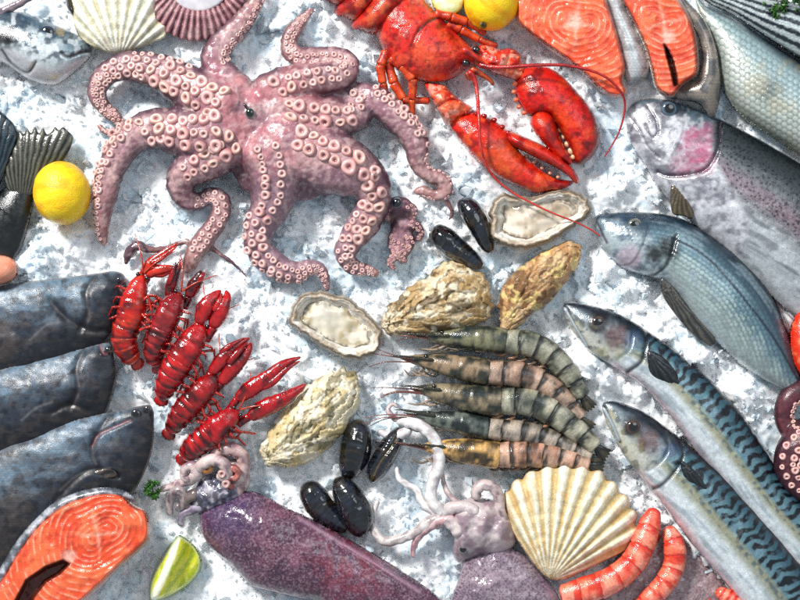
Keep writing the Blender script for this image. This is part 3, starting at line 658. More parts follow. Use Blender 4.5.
def flatfish(label, px, py, back, belly, zb, eyes, lines, seed, mouth, finl):
    rt = root('flatfish', px, py, label, 'fish', 'dark flatfish stacked at the left edge')
    def cf(p):
        n = fbm(p.x / 26, p.y / 26, seed, 4); n2 = fbm(p.x / 7, p.y / 7, seed + 5, 3)
        C = mix(c(116, 138, 154), c(68, 78, 92), ss(.05, .55, p.w + (n - .5) * .5)); C = mix(C, c(112, 96, 84), ss(.5, .7, fbm(p.x / 34, p.y / 34, seed + 2, 3)) * .5 * ss(50, 5, p.x))
        C = mix(C, c(36, 40, 50), ss(.5, .68, n2) * .6); C = mix(C, c(36, 36, 40), ss(.4, .8, p.w) * .7); C = mix(C, c(110, 96, 88), ss(.52, .66, fbm(p.x / 13, p.y / 5, seed + 31, 4)) * .28); C = mix(C, c(148, 166, 180), ss(.58, .7, fbm(p.x / 22 + p.y / 30, p.y / 7, seed + 8, 3)) * .4 * ss(.6, .3, p.w))
        C = mix(C, c(34, 38, 46), ss(24, 4, np.hypot(p.x - eyes[0][0], p.y - eyes[0][1])) * .55); C = C * (1 - .22 * scales(p.x, p.y, 2.8))[:, None]
        for L in lines: C = mix(C, c(26, 28, 36), line(p, L, 3.4) * .6); C = mix(C, c(150, 134, 126), line(p, [(a + 1.2, b + 3) for a, b in L], 1.2) * .35 * ss(.4, .6, vn(p.x / 6, p.y / 6, 2)))
        C = mix(C, c(196, 130, 130), line(p, mouth, 1.4) * .45)
        C = mix(C, c(130, 130, 130), line(p, finl, 1.3) * .6)
        C = mix(C, c(168, 160, 158), ss(2.5, .5, p.d) * .5)
        return C * (.8 + .4 * fbm(p.x / 3, p.y / 3, seed, 2))[:, None]
    def hf(p):
        h = (fbm(p.x / 30, p.y / 30, seed + 1, 2) - .5) * 6 * p.h + (fbm(p.x / 6, p.y / 6, seed + 4, 2) - .5) * .6
        for L in lines: h = h - 2.2 * line(p, L, 3.6)
        return h - 2 * line(p, mouth, 1.8) + 5 * np.exp(-np.hypot(p.x - eyes[0][0], p.y - eyes[0][1]) ** 2 / 80) * p.h
    md = MD(); infl(md, None, 20, zb, 1.4, cf, hf, back=back, belly=belly, power=.42); md.build('body', M_flat, rt)
    for ex, ey, r in eyes: eye(rt, ex, ey, zb + 10, r * .85, c(74, 66, 72), c(30, 30, 38), pupil=.6, lift=.5)
    fin(rt, finl + [(x + 6, y + 9) for x, y in finl[::-1]], 2, zb + 16, c(40, 40, 42), c(112, 100, 92), finl[0], 14, 'pectoral_fin')
flatfish('topmost of the three dark flatfish, under the pink shell at the left', 60, 320,
    [(127,281),(123,274),(114,271),(99,273),(60,278),(18,283),(-30,294)], [(127,281),(129,294),(124,312),(112,334),(104,344),(80,358),(40,374),(-30,400)], 2,
    [(108,286,5.5), (119,280,3.5)], [[(96,276),(86,292),(88,312),(80,330)],[(50,300),(66,318),(90,330),(108,330)]], 41, [(127,278),(120,287),(124,297)], [(30,340),(45,326),(60,322)])
flatfish('middle one of the three dark flatfish at the left edge', 60, 385,
    [(115,356),(112,346),(104,343),(72,350),(30,360),(-30,378)], [(115,356),(117,376),(112,398),(103,416),(80,428),(40,446),(-30,478)], 9,
    [(98,356,5.5), (108,350,3.5)], [[(84,350),(76,368),(78,388),(70,408)],[(88,410),(70,404),(52,412)]], 57, [(112,350),(104,354),(100,346)], [(22,420),(36,408),(52,402)])
flatfish('lowest of the three dark flatfish, above the big salmon steak', 80, 470,
    [(154,412),(150,405),(140,406),(116,411),(72,420),(30,436),(-30,462)], [(154,412),(154,434),(151,455),(143,476),(132,494),(112,512),(60,545),(-30,600)], 15,
    [(136,414,6), (147,409,3.5)], [[(112,412),(98,432),(92,452),(100,470)],[(118,476),(90,470),(66,488),(50,508)]], 73, [(130,420),(100,434),(92,446)], [(60,490),(80,474),(110,468)])

# ------------------------------------------------------------------ salmon steaks
def steak(label, px, py, outline, H, z0, centre, folds, slot=None, skin=None, skincol=None, bone=None, group='salmon steaks', seed=0, sharp=False):
    rt = root('salmon_steak', px, py, label, 'steak', group)
    def pat(p):
        dx = p.x - centre[0]; dy = p.y - centre[1]; r = np.hypot(dx, dy); a = np.arctan2(dy, dx)
        n = fbm(p.x / 18, p.y / 18, seed, 3); q = r / folds + .9 * np.cos(2 * a + seed) + 1.2 * (fbm(p.x / 45, p.y / 45, seed, 2) - .5) + .6 * np.abs(np.sin(1.5 * a + .6))
        s = .5 + .5 * np.cos(q * 2 * np.pi); return s, n, r
    def cf(p):
        s, n, r = pat(p); C = mix(c(224, 88, 50), c(234, 118, 76), ss(.35, .65, n)); C = mix(C, c(248, 196, 170), ss(.7, 1., s) * ss(4, 16, r) * (.5 * ss(.42, .62, fbm(p.x / 9, p.y / 9, seed + 4)) + .05))
        C = mix(C, c(196, 62, 42), ss(.56, .74, fbm(p.x / 8, p.y / 8, seed + 8, 3)) * .5)
        aa = np.arctan2(p.y - centre[1], p.x - centre[0]) + .5 * (fbm(p.x / 14, p.y / 14, seed + 6, 3) - .5)
        for k in range(4): C = mix(C, c(250, 214, 192), np.exp(-((np.sin((aa - seed - k * 1.7) / 2)) * r / 1.0) ** 2) * ss(34, 8, r) * .35)
        C = mix(C, c(236, 196, 180), spot(p, *(bone or (centre[0], centre[1], 6)), .7) * .8)
        if slot is not None: C = mix(C, c(60, 18, 16), ss(2.5, -.5, np.where(inside(p.x, p.y, np.array(slot, float)), -dpoly(p.x, p.y, slot, True)[0], dpoly(p.x, p.y, slot, True)[0])) * .9)
        C = mix(C, c(206, 198, 190), ss(2.6, 1.2, p.d) * .9)
        return C
    def hf(p):
        s, n, r = pat(p); h = H * (ss(0, 5, p.d) * .92 + .08) + .5 * s + (n - .5) * 5
        if slot is not None: h = h - 13 * ss(1, -3, np.where(inside(p.x, p.y, np.array(slot, float)), -dpoly(p.x, p.y, slot, True)[0], dpoly(p.x, p.y, slot, True)[0]))
        return h
    md = MD(); infl(md, outline, .5, z0, 1.2, cf, hf, sharp=False); md.build('flesh', M_flesh, rt)
    if skin is not None:
        md = MD(); infl(md, skin, H * .8, z0 - 1, 1.3, lambda p: mix(skincol[0], skincol[1], ss(.35, .65, fbm(p.x / 8, p.y / 8, seed + 3, 3))) * (1 - .25 * scales(p.x, p.y, 3.5))[:, None], None, power=.6); md.build('skin', M_fish, rt)
    return rt
steak('salmon steak with curved white fat lines just right of the lemons at the top', 575, 45,
    [(515,12),(518,-8),(560,-18),(600,-14),(610,6),(618,30),(624,52),(627,68),(624,80),(628,92),(622,98),(610,97),(596,88),(580,72),(556,54),(532,37),(518,24)], 20, 12, (578, 24), 6.2,
    skin=[(600,-20),(618,-12),(630,14),(642,40),(650,64),(646,78),(636,84),(626,82),(622,60),(612,20)], skincol=(c(206, 212, 214), c(172, 176, 178)), bone=(574, 22, 7), seed=3)
steak('salmon steak with a dark belly slit and thick silver skin, beside the silver bass', 670, 50,
    [(617,-10),(640,-16),(672,-8),(686,8),(695,28),(699,52),(698,74),(684,86),(674,97),(664,96),(655,88),(650,69),(643,45),(630,18)], 22, 13, (664, 22), 6.5,
    slot=[(664,44),(669,50),(674,62),(677,76),(678,86),(674,86),(671,72),(667,58)],
    skin=[(672,-14),(690,4),(706,22),(717,50),(721,84),(718,108),(711,118),(698,104),(680,100),(670,97),(682,84),(699,74),(699,40)], skincol=(c(168, 158, 148), c(120, 118, 116)), bone=(668, 36, 6), seed=9)
steak('big salmon steak with a dark belly cavity in the bottom left corner', 70, 550,
    [(-12,595),(4,573),(18,549),(39,523),(66,502),(96,492),(120,493),(135,505),(147,511),(151,526),(149,540),(137,553),(120,568),(102,586),(84,602),(60,625),(-12,625)], 20, 28, (98, 535), 6.6,
    slot=[(0,620),(14,603),(26,580),(45,567),(63,560),(70,564),(60,574),(46,582),(34,598),(24,622)], skin=[(-20,600),(0,568),(14,544),(36,517),(62,497),(96,487),(122,489),(136,500),(120,500),(96,500),(66,510),(40,530),(20,558),(0,590),(-16,612)], skincol=(c(206, 208, 214), c(120, 126, 134)), bone=(69, 556, 6), seed=17)
# ------------------------------------------------------------------ shells, oysters, mussels
def scallop(label, outline, hinge, ribs, cols, H=24, z0=4, a0=None, conc=None, name='scallop_shell', group=None):
    rt = root(name, sum(p[0] for p in outline) / len(outline), sum(p[1] for p in outline) / len(outline), label, 'shell', group)
    o = catmull(outline, 1.5, True); ang = np.arctan2(hinge[1] - o[:, 1], o[:, 0] - hinge[0]); amin, amax = a0 or (ang.min(), ang.max())
    def ph(p):
        a = np.arctan2(hinge[1] - p.y, p.x - hinge[0]); r = np.hypot(p.x - hinge[0], p.y - hinge[1]); return (a - amin) / (amax - amin) * ribs, r
    def cf(p):
        q, r = ph(p); s = .5 + .5 * np.cos(q * 2 * np.pi); n = fbm(p.x / 11, p.y / 11, 5, 3)
        C = mix(cols[1], cols[0], ss(.2, .6, s)); C = mix(C, cols[2], ss(.52, .72, fbm(q * 1.5, r / 20, 7, 3)) * .45)
        C = mix(C, cols[3], ss(.5, .75, n) * .5); g = .5 + .5 * np.sin(r / 3.1 + 1.5 * np.sin(q)); C = C * (1 - .1 * ss(.7, 1, g) - .12 * ss(.5, .7, vn(r / 5, q * .3, 3)))[:, None]
        return mix(C, cols[2], ss(4, 1, p.d) * .4)
    def hf(p):
        q, r = ph(p); s = .5 + .5 * np.cos(q * 2 * np.pi); h = (s - .5) * np.clip(r * .045, .2, 4.2) * ss(0, 3, r) + .25 * np.sin(r / 1.9)
        if conc: h = h + conc(p)
        return h
    md = MD(); infl(md, outline, H, z0, 1.15, cf, hf, under=.2); md.build('shell', M_shell, rt); return rt
def scalloped_edge(outline, hinge, n, amp, a):
    o = catmull(outline, 1.5, True); an = np.arctan2(hinge[1] - o[:, 1], o[:, 0] - hinge[0]); r = np.hypot(o[:, 0] - hinge[0], o[:, 1] - hinge[1])
    k = 1 + amp * np.abs(np.cos((an - a[0]) / (a[1] - a[0]) * n * np.pi)) * ss(.35, .6, r / r.max()) - amp * .5
    return np.stack([hinge[0] + (o[:, 0] - hinge[0]) * k, hinge[1] + (o[:, 1] - hinge[1]) * k], 1)
h = (548, 582); oo = [(546,577),(530,559),(516,538),(506,518),(504,500),(512,485),(532,471),(552,464),(573,463),(599,472),(619,489),(632,508),(637,528),(630,547),(602,562),(580,573),(562,580)]
scallop('large cream fan shaped scallop shell beside the cooked shrimps at the bottom', scalloped_edge(oo, h, 15, .035, (.05, 2.35)), h, 15, (c(246, 240, 220), c(206, 184, 136), c(216, 168, 96), c(238, 220, 180)), 26, 12, (.05, 2.35))
h = (118, 62); oo = [(76,-14),(73,10),(75,28),(84,42),(100,50),(116,54),(134,50),(150,44),(165,37),(166,26),(156,16),(151,-14)]
scallop('cream and olive scallop shell at the top, right of the bream head', oo, h, 15, (c(240, 238, 226), c(190, 188, 164), c(204, 186, 134), c(226, 224, 210)), 16, 8, (.1, 3.0))
h = (197, -34); oo = [(149,-20),(150,4),(154,20),(168,33),(192,41),(216,35),(236,16),(247,-4),(248,-20),(220,-30),(175,-30)]
scallop('mauve ribbed scallop shell with a white hollow middle at the top edge', scalloped_edge(oo, h, 26, .03, (-3.0, -.1)), h, 26, (c(190, 150, 152), c(104, 60, 72), c(140, 88, 96), c(206, 176, 174)), 10, 8, (-3.0, -.1),
        conc=lambda p: -12 * ss(1.1, .5, np.hypot((p.x - 200) / 34, (p.y + 6) / 20)))
md = MD(); r_ = [o for o in bpy.data.objects if o.name.startswith('scallop_shell')][-1]
infl(md, [(172,-14),(176,2),(190,11),(206,11),(222,2),(228,-14)], 3, 11, 1.5, lambda p: mix(c(226, 222, 224), c(190, 186, 192), fbm(p.x / 8, p.y / 8, 3)), None); md.build('inner_shell', M_pearl, r_)

def oyster_closed(label, outline, umbo, dirv, H, z0, cols, seed):
    rt = root('oyster', sum(p[0] for p in outline) / len(outline), sum(p[1] for p in outline) / len(outline), label, 'oyster', 'closed rough oysters')
    o = catmull(outline, 2, True); n = fbm(o[:, 0] / 6, o[:, 1] / 6, seed, 2) - .5; cen = o.mean(0); o = cen + (o - cen) * (1 + n * .17)[:, None]
    def lay(p):
        dx = p.x - umbo[0]; dy = p.y - umbo[1]; u = dx * dirv[0] + dy * dirv[1]; v = -dx * dirv[1] + dy * dirv[0]
        r = np.hypot(u, v * 1.25) + 16 * (fbm(p.x / 17, p.y / 17, seed, 3) - .5) + 5 * (fbm(p.x / 5, p.y / 5, seed + 2, 2) - .5); a = np.arctan2(v, u + 8)
        q = (p.d * .9 + r * .22) / 6.5 + 1.6 * (fbm(p.x / 11, p.y / 11, seed + 12, 3) - .5); return q, a, r, u, v
    def cf(p):
        q, a, r, u, v = lay(p); fr = q - np.floor(q); n = fbm(p.x / 13, p.y / 13, seed + 3, 3)
        C = mix(cols[0], cols[1], ss(.35, .65, n)); C = mix(C, cols[2], ss(.28, .02, fr) * .8 * ss(.3, .6, vn(p.x / 7, p.y / 7, seed)))
        C = mix(C, cols[3], ss(.52, .66, fbm(a * 7, r / 24, seed + 5, 3)) * .7); C = mix(C, cols[4], ss(.56, .7, fbm(p.x / 7, p.y / 7, seed + 7, 3)) * .6)
        return C * (.85 + .3 * vn(p.x / 1.7, p.y / 1.7, seed))[:, None]
    def hf(p):
        q, a, r, u, v = lay(p); fr = q - np.floor(q)
        return (-2.2 * (1 - fr) ** 3 + (np.floor(q) % 2) * .4 + 5 * (fbm(a * 9, r / 26, seed + 5, 3) - .5) + 7 * (fbm(p.x / 20, p.y / 20, seed + 9, 2) - .5) * p.h + 1.5 * (fbm(p.x / 3, p.y / 3, seed + 6, 2) - .5)) * ss(0, 4, p.d)
    md = MD(); infl(md, o, H, z0, 1.1, cf, hf, under=.5); md.build('shell', M_shell, rt)
OC = (c(210, 192, 158), c(180, 152, 108), c(62, 46, 30), c(84, 66, 44), c(240, 232, 212))
oyster_closed('wide tan oyster between the open oyster and the tiger prawns', [(381,326),(386,310),(400,296),(411,287),(426,277),(444,264),(456,261),(470,268),(484,278),(492,294),(492,312),(482,323),(460,330),(436,334),(408,336),(390,334)], (392, 322), (.93, -.36), 24, 6, OC, 3)
oyster_closed('upright brown oyster with a yellow tip below the oyster with its flesh showing', [(499,328),(498,312),(500,294),(512,272),(534,258),(556,246),(570,241),(580,246),(582,258),(574,272),(558,294),(545,306),(532,314),(516,330),(506,334)], (506, 326), (.7, -.72), 24, 6, (c(212, 182, 142), c(190, 148, 104), c(70, 46, 28), c(104, 74, 48), c(240, 218, 150)), 19)
oyster_closed('pale gold oyster touching the claw of a red crayfish, above the mussels', [(261,455),(262,444),(274,423),(291,402),(309,384),(327,373),(345,369),(357,376),(361,390),(356,412),(346,430),(336,442),(318,456),(300,466),(280,469),(267,465)], (270, 456), (.66, -.75), 24, 6, (c(226, 214, 186), c(208, 188, 142), c(70, 64, 44), c(104, 96, 66), c(244, 238, 222)), 33)
def oyster_open(label, outline, H, z0, fleshc, seed, ctr):
    rt = root('open_oyster', ctr[0], ctr[1], label, 'oyster', 'opened oysters')
    o = catmull(outline, 2, True); n = fbm(o[:, 0] / 5, o[:, 1] / 5, seed, 2) - .5; o = np.array(ctr) + (o - np.array(ctr)) * (1 + n * .12)[:, None]
    def cf(p):
        n = fbm(p.x / 9, p.y / 9, seed, 3); rim = ss(7, 4, p.d + 3 * (n - .5)); C = mix(c(216, 206, 190), c(240, 236, 228), ss(.3, .7, n)); C = mix(C, c(168, 146, 118), rim * .7)
        C = mix(C, c(70, 62, 52), line2(p.d, 1.2 + 2 * n, 1.) * .8 + line2(p.d, 6 + 3 * n, .9) * .4); return C
    def hf(p):
        n = fbm(p.x / 8, p.y / 8, seed + 1, 3) - .5
        return H * (ss(0, 3, p.d) * .75 + .25 * ss(0, 1.5, p.d)) - H * .95 * ss(4, 15, p.d) + n * 3 * ss(0, 3, p.d) + 1.2 * np.sin(p.d * 1.7 + n * 6) * ss(8, 5, p.d) * ss(0, 1, p.d)
    md = MD(); infl(md, o, .5, z0, 1.1, cf, hf, under=10); md.build('shell', M_shell, rt)
    m = MD(); oi = np.array(ctr) + (o - np.array(ctr)) * .80
    def cf2(p):
        n = fbm(p.x / 16, p.y / 16, seed + 5, 3); C = mix(fleshc[0], fleshc[1], ss(.35, .6, n)); C = mix(C, fleshc[2], ss(.5, .66, fbm(p.x / 12 + 5, p.y / 12, seed + 6, 3)) * .6)
        C = mix(C, c(120, 108, 96), ss(.55, .95, .5 + .5 * np.sin(p.s / 1.3 + 2 * vn(p.x / 5, p.y / 5, seed))) * ss(8.5, 6, p.d) * ss(2, 4, p.d) * .6)
        C = mix(C, c(40, 36, 34), line2(p.d, 4.5 + 4 * (fbm(p.x / 9, p.y / 9, seed + 8) - .5), .8) * .75 * (vn(p.x / 25, p.y / 25, seed) > .35)); return C
    infl(m, oi, 5, z0 + H * .28, 1.1, cf2, lambda p: ((fbm(p.x / 17, p.y / 17, seed + 5, 2) - .5) * 10 + .8 * np.sin(p.d * 1.5) * ss(9, 2, p.d)) * ss(0, 4, p.d)); m.build('flesh', M_pearl, rt)
def line2(v, at, w): return np.exp(-((v - at) / w) ** 2)
oyster_open('open oyster with pearly flesh lying under the tip of the lobster claw', [(489,222),(490,206),(499,194),(515,195),(534,196),(552,190),(571,191),(584,196),(592,206),(586,218),(568,231),(550,241),(535,247),(515,249),(500,244),(490,236)], 13, 8, (c(226, 214, 198), c(196, 180, 156), c(150, 134, 116)), 5, (536, 218))
oyster_open('smooth oval open oyster in the middle, left of the tiger prawns', [(288,320),(291,306),(300,296),(318,291),(335,294),(350,299),(367,312),(381,330),(383,346),(370,357),(348,359),(327,350),(308,338),(296,330)], 13, 8, (c(216, 208, 190), c(188, 174, 144), c(236, 230, 218)), 8, (336, 324))
def mussel(label, outline, H, z0, tip, group, gape=None, seed=1, edge=None):
    rt = root('mussel', sum(p[0] for p in outline) / len(outline), sum(p[1] for p in outline) / len(outline), label, 'mussel', group)
    def cf(p):
        r = np.hypot(p.x - tip[0], p.y - tip[1]); C = mix(c(16, 20, 24), c(44, 50, 54), ss(.4, .7, fbm(p.x / 8, p.y / 8, seed, 3)))
        C = mix(C, c(92, 72, 50), ss(.5, .68, fbm(r / 3.5, p.y / 40, seed + 2, 3)) * .5 * ss(.3, .6, vn(p.x / 12, p.y / 12, seed))); C = mix(C, c(96, 108, 116), ss(.72, .8, fbm(r / 1.7, seed + p.x / 40, seed + 4, 2)) * .3)
        C = mix(C, c(104, 84, 56), ss(2.2, .8, p.d) * .45); C = mix(C, c(66, 76, 104), ss(.4, .7, fbm(p.x / 10, p.y / 10, seed + 7)) * .35); C = mix(C, c(4, 5, 8), ss(.7, .95, .5 + .5 * np.cos(r * 1.1 + 3 * vn(p.x / 9, p.y / 9, 3))) * .6)
        if edge: C = mix(C, c(130, 116, 84), line(p, edge, 1.3) * .8)
        return C
    def hf(p): r = np.hypot(p.x - tip[0], p.y - tip[1]); return .07 * np.sin(r * 1.6) + (fbm(p.x / 9, p.y / 9, seed) - .5) * 2.5 * p.h - (2.5 * line(p, edge, 1.4) if edge else 0)
    md = MD(); infl(md, outline, H, z0, 1.0, cf, hf, power=.55); md.build('shell', M_musl, rt)
G = 'black mussels in pairs'
mussel('black mussel lying flat, left one of the pair under the right arm of the octopus', [(430,236),(433,227),(441,224),(452,229),(468,243),(480,256),(484,266),(478,270),(466,267),(446,257),(434,246)], 17, 4, (482, 268), G, seed=2)
mussel('standing black mussel with a grey shine, touching the open oyster by the lobster claw', [(457,206),(460,199),(470,197),(480,204),(488,218),(494,238),(494,250),(489,254),(481,249),(471,234),(462,220)], 19, 7, (492, 252), G, seed=4)
mussel('upright black mussel just below the pale gold oyster', [(340,474),(338,458),(343,434),(350,422),(360,419),(370,427),(373,442),(370,458),(363,471),(354,479),(345,479)], 19, 5, (347, 479), G, seed=6)
mussel('half open black mussel showing a brown seam, beside the white squid tentacle', [(371,483),(366,472),(371,457),(382,439),(394,428),(402,428),(404,438),(400,452),(391,468),(380,480)], 17, 6, (370, 484), G, seed=8, edge=[(370,482),(380,462),(393,444),(401,431)])
mussel('brownish black mussel leaning on another mussel above the purple squid', [(299,496),(301,486),(308,481),(318,482),(328,492),(340,510),(349,524),(346,533),(334,531),(318,523),(306,512)], 17, 4, (348, 533), G, seed=10)
mussel('glossiest black mussel, closest to the purple squid body', [(332,492),(333,480),(341,476),(352,480),(364,493),(373,508),(374,522),(368,534),(358,538),(347,530),(338,514)], 20, 8, (336, 478), G, seed=12)
# ------------------------------------------------------------------ crustaceans
def mottle(base, dark, light, s=40):
    def cf(p):
        C = mix(base, dark, ss(.45, .7, fbm(p.x / 9, p.y / 9, s, 3))); C = mix(C, light, ss(.55, .72, fbm(p.x / 12, p.y / 12, s + 5, 3)) * .7)
        return C * (.88 + .24 * vn(p.x / 1.6, p.y / 1.6, s))[:, None]
    return cf
def tcol(base, dark, light, k=0, rings=None):
    def f(S, A, L):
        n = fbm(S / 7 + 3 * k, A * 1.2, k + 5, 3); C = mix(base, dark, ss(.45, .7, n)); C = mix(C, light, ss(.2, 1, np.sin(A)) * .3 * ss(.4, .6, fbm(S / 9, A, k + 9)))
        if rings is not None: C = mix(C, rings[1], ss(.12, .03, np.abs(S / L * rings[0] - np.round(S / L * rings[0]))) * .6)
        return C
    return f
def limb(parent, name, joints, cols, mt, ns=10, label=None):
    """jointed leg or arm: joints (px,py,z,r_start,r_end) pairs, each segment swells at its joints"""
    md = MD()
    for a, b in zip(joints[:-1], joints[1:]):
        a = (a[0] - (b[0] - a[0]) * .1, a[1] - (b[1] - a[1]) * .1) + tuple(a[2:])
        pts = []
        for t in (0, .14, .5, .86, 1): pts.append(tuple(a[i] + (b[i] - a[i]) * t for i in range(3)) + ((a[3] + (b[3] - a[3]) * t) * (1.08 if t in (.12, .88) else .9 if t == .5 else 1),))
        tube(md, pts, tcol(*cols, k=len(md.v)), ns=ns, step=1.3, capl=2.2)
    return md.build(name, mt, parent, label=label)
RED = (c(214, 62, 34), c(150, 24, 18), c(238, 120, 70))
def lobster():
    rt = root('lobster', 430, 40, 'bright red cooked lobster with two big claws, head down at the top middle', 'lobster')
    # abdomen and carapace in one body
    md = MD()
    for k, (x, y, r, z) in enumerate([(348,-24,32,14), (366,-12,36,17), (384,0,38,20)]):
        d = (.78, .62)
        o = [(x - r * .95 * d[1] - 12 * d[0], y + r * .95 * d[0] - 12 * d[1]), (x - r * 1.06 * d[1] + 3, y + r * 1.06 * d[0]), (x - r * .8 * d[1] + 16 * d[0], y + r * .8 * d[0] + 16 * d[1]), (x + 19 * d[0], y + 19 * d[1]), (x + r * .8 * d[1] + 16 * d[0], y - r * .8 * d[0] + 16 * d[1]), (x + r * 1.0 * d[1], y - r * 1.0 * d[0]), (x + r * .9 * d[1] - 12 * d[0], y - r * .9 * d[0] - 12 * d[1])]
        infl(md, o, z + 16, 4, 1.5, mottle(c(206, 58, 38), c(150, 30, 24), c(232, 130, 84), 60 + k), None)
    out = [(366,10),(372,24),(378,40),(386,56),(394,68),(408,77),(424,82),(442,82),(458,76),(468,68),(480,62),(488,62),(480,56),(470,46),(460,36),(448,24),(438,14),(428,2),(418,-8),(400,-14),(380,-6)]
    ax = [(388,-2),(412,22),(440,44),(482,62)]
    gro = [(440,17),(428,22),(418,32),(412,48),(412,66)]
    def cf(p):
        C = mottle(c(222, 66, 50), c(178, 34, 30), c(236, 110, 80), 70)(p); C = mix(C, c(240, 130, 80), ss(.5, .7, fbm(p.x / 16, p.y / 16, 5, 3)) * .4); C = mix(C, c(120, 20, 20), ss(.62, .72, fbm(p.x / 3, p.y / 3, 15, 3)) * .5)
        return mix(C, c(96, 14, 12), line(p, gro[:3], 1.2) * .8 + line(p, gro, 1.8) * .3)
    def hf(p): return -2.6 * line(p, gro, 2.4) * ss(0, 8, p.d) + (fbm(p.x / 4, p.y / 4, 8, 2) - .5) * 1.2 - 2 * line(p, [(372,24),(380,30),(392,10)], 3) * 0
    infl(md, out, 37, 4, 1.3, cf, hf, axis=ax); md.build('body', M_red, rt)
    # face
    for x, y in ((466, 63), (476, 50)):
        b = MD(); ball(b, x, y, 30, 4.4, 4.0, 4, c(10, 10, 14)); b.build('eye', M_eye, rt)
    m = MD(); tube(m, [(462,48,40,4),(474,56,38,3),(486,64,34,.6)], tcol(*RED), ns=8); m.build('rostrum', M_red, rt)
    for k, p in enumerate([[(470,68,28,3.4),(480,74,26,3),(490,80,22,2.2),(494,86,18,1.6)], [(474,62,30,3.6),(486,64,28,3),(496,70,26,2.2)], [(466,72,24,3.6),(470,78,20,3),(474,80,18,2)]]):
        m = MD(); tube(m, p, tcol(c(210, 104, 60), c(120, 40, 26), c(236, 160, 110), k), ns=8); m.build('antennule', M_red, rt)
    m = MD(); tube(m, [(468,70,30,3.4),(474,78,30,2.6),(477,92,31,1.9),(479,120,44,1.6),(481,148,42,1.4),(490,172,34,1.3),(512,192,28,1.15),(548,211,26,1.0),(580,224,20,.9),(600,236,14,.8),(606,247,10,.7)], tcol(c(206, 58, 52), c(160, 30, 34), c(236, 130, 110)), ns=7, step=2.5); m.build('antenna', M_red, rt)
    m = MD(); tube(m, [(478,64,32,3.4),(490,67,36,2.6),(508,67,44,1.9),(540,65,48,1.7),(570,66,42,1.5),(600,74,42,1.3),(618,88,36,1.2),(625,105,26,1.1),(619,132,18,.9),(604,158,12,.7)], tcol(c(186, 38, 44), c(140, 20, 30), c(226, 110, 100)), ns=7, step=2.5); m.build('antenna', M_red, rt)
    # lower claw
    def arm(pts, H, sp, k):
        a = MD(); infl(a, pts, H, 8, 1.2, lambda p: mix(mottle(c(220, 64, 36), c(160, 26, 20), c(244, 150, 110), k)(p), c(250, 214, 196), ss(.6, .7, fbm(p.x / 8, p.y / 8, k + 3, 3)) * .5), lambda p: 7 * (fbm(p.x / 7, p.y / 7, k, 3) - .5) * ss(0, 4, p.d) - 4 * line(p, sp[-1], 1.6))
        for x, y in sp[0]: ball(a, x, y, 24, 2.4, 2.2, 3.6, c(236, 120, 80), nu=9, nv=7)
        a.build('arm', M_red, rt)
    arm([(424,84),(434,83),(446,86),(453,94),(462,101),(472,107),(470,114),(458,118),(452,126),(445,124),(440,115),(433,102)], 26, ([(436,90),(444,88),(452,97),(460,103),(444,108)], [(436,108),(446,102),(456,98)]), 81)
    cl = MD(); po = [(449,125),(451,117),(462,113),(476,113),(490,118),(502,126),(512,136),(520,150),(535,164),(552,176),(566,180),(574,181),(570,186),(560,190),(550,191),(538,193),(524,189),(505,181),(492,173),(480,163),(466,148),(456,136)]
    infl(cl, po, 25, 8, 1.2, lambda p: mix(mottle(c(218, 58, 32), c(170, 26, 20), c(238, 118, 66), 80)(p), c(232, 130, 70), spot(p, 500, 160, 18, .9) * .5), lambda p: (fbm(p.x / 5, p.y / 5, 3) - .5) * 1.6, power=.42)
    for x, y in ((484,116),(494,120),(502,127),(508,133),(476,114),(466,113)): ball(cl, x, y, 20, 3.2, 2.6, 3, c(170, 34, 24), nu=10, nv=7)
    for x, y in ((526,156),(534,162),(542,168),(550,173),(558,177)): ball(cl, x, y, 17, 2.0, 1.8, 2, c(240, 190, 160), nu=10, nv=7)
    pw = cl.build('claw', M_red, rt)
    cl = MD(); infl(cl, [(506,138),(508,132),(516,133),(530,139),(548,148),(564,160),(574,170),(579,180),(576,184),(569,177),(556,168),(540,160),(524,152),(512,146)], 20, 20, 1.2, mottle(c(206, 46, 28), c(158, 22, 18), c(232, 100, 60), 84), None); cl.build('claw_finger', M_red, pw)
    # upper claw
    arm([(472,56),(480,45),(490,46),(500,49),(511,48),(520,54),(524,66),(528,76),(520,84),(513,80),(504,77),(494,74),(482,67)], 28, ([(484,48),(492,50),(502,53),(512,52),(518,58),(500,66),(508,72),(520,70)], [(504,76),(507,62),(512,49)]), 87)
    cl = MD(); po = [(514,84),(518,74),(526,67),(538,66),(550,68),(562,76),(574,88),(586,102),(594,114),(599,128),(600,140),(596,152),(588,161),(578,165),(572,161),(570,152),(565,142),(559,132),(553,120),(548,115),(538,116),(528,116),(519,104),(515,94)]
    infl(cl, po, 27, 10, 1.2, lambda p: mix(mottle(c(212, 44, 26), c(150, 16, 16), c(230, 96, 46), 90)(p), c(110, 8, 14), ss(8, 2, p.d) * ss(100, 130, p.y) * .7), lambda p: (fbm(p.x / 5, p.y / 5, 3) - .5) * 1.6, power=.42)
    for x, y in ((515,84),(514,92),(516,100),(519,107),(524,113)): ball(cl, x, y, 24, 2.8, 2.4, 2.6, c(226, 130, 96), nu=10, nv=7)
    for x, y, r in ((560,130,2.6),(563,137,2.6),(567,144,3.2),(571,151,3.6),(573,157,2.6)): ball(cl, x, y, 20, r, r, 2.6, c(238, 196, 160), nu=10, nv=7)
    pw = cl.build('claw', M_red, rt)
    cl = MD(); infl(cl, [(530,124),(533,115),(542,110),(552,115),(557,126),(561,138),(567,151),(573,161),(571,165),(560,160),(548,149),(537,136)], 20, 20, 1.2, mottle(c(216, 60, 32), c(166, 26, 20), c(236, 110, 60), 94), None); cl.build('claw_finger', M_red, pw)
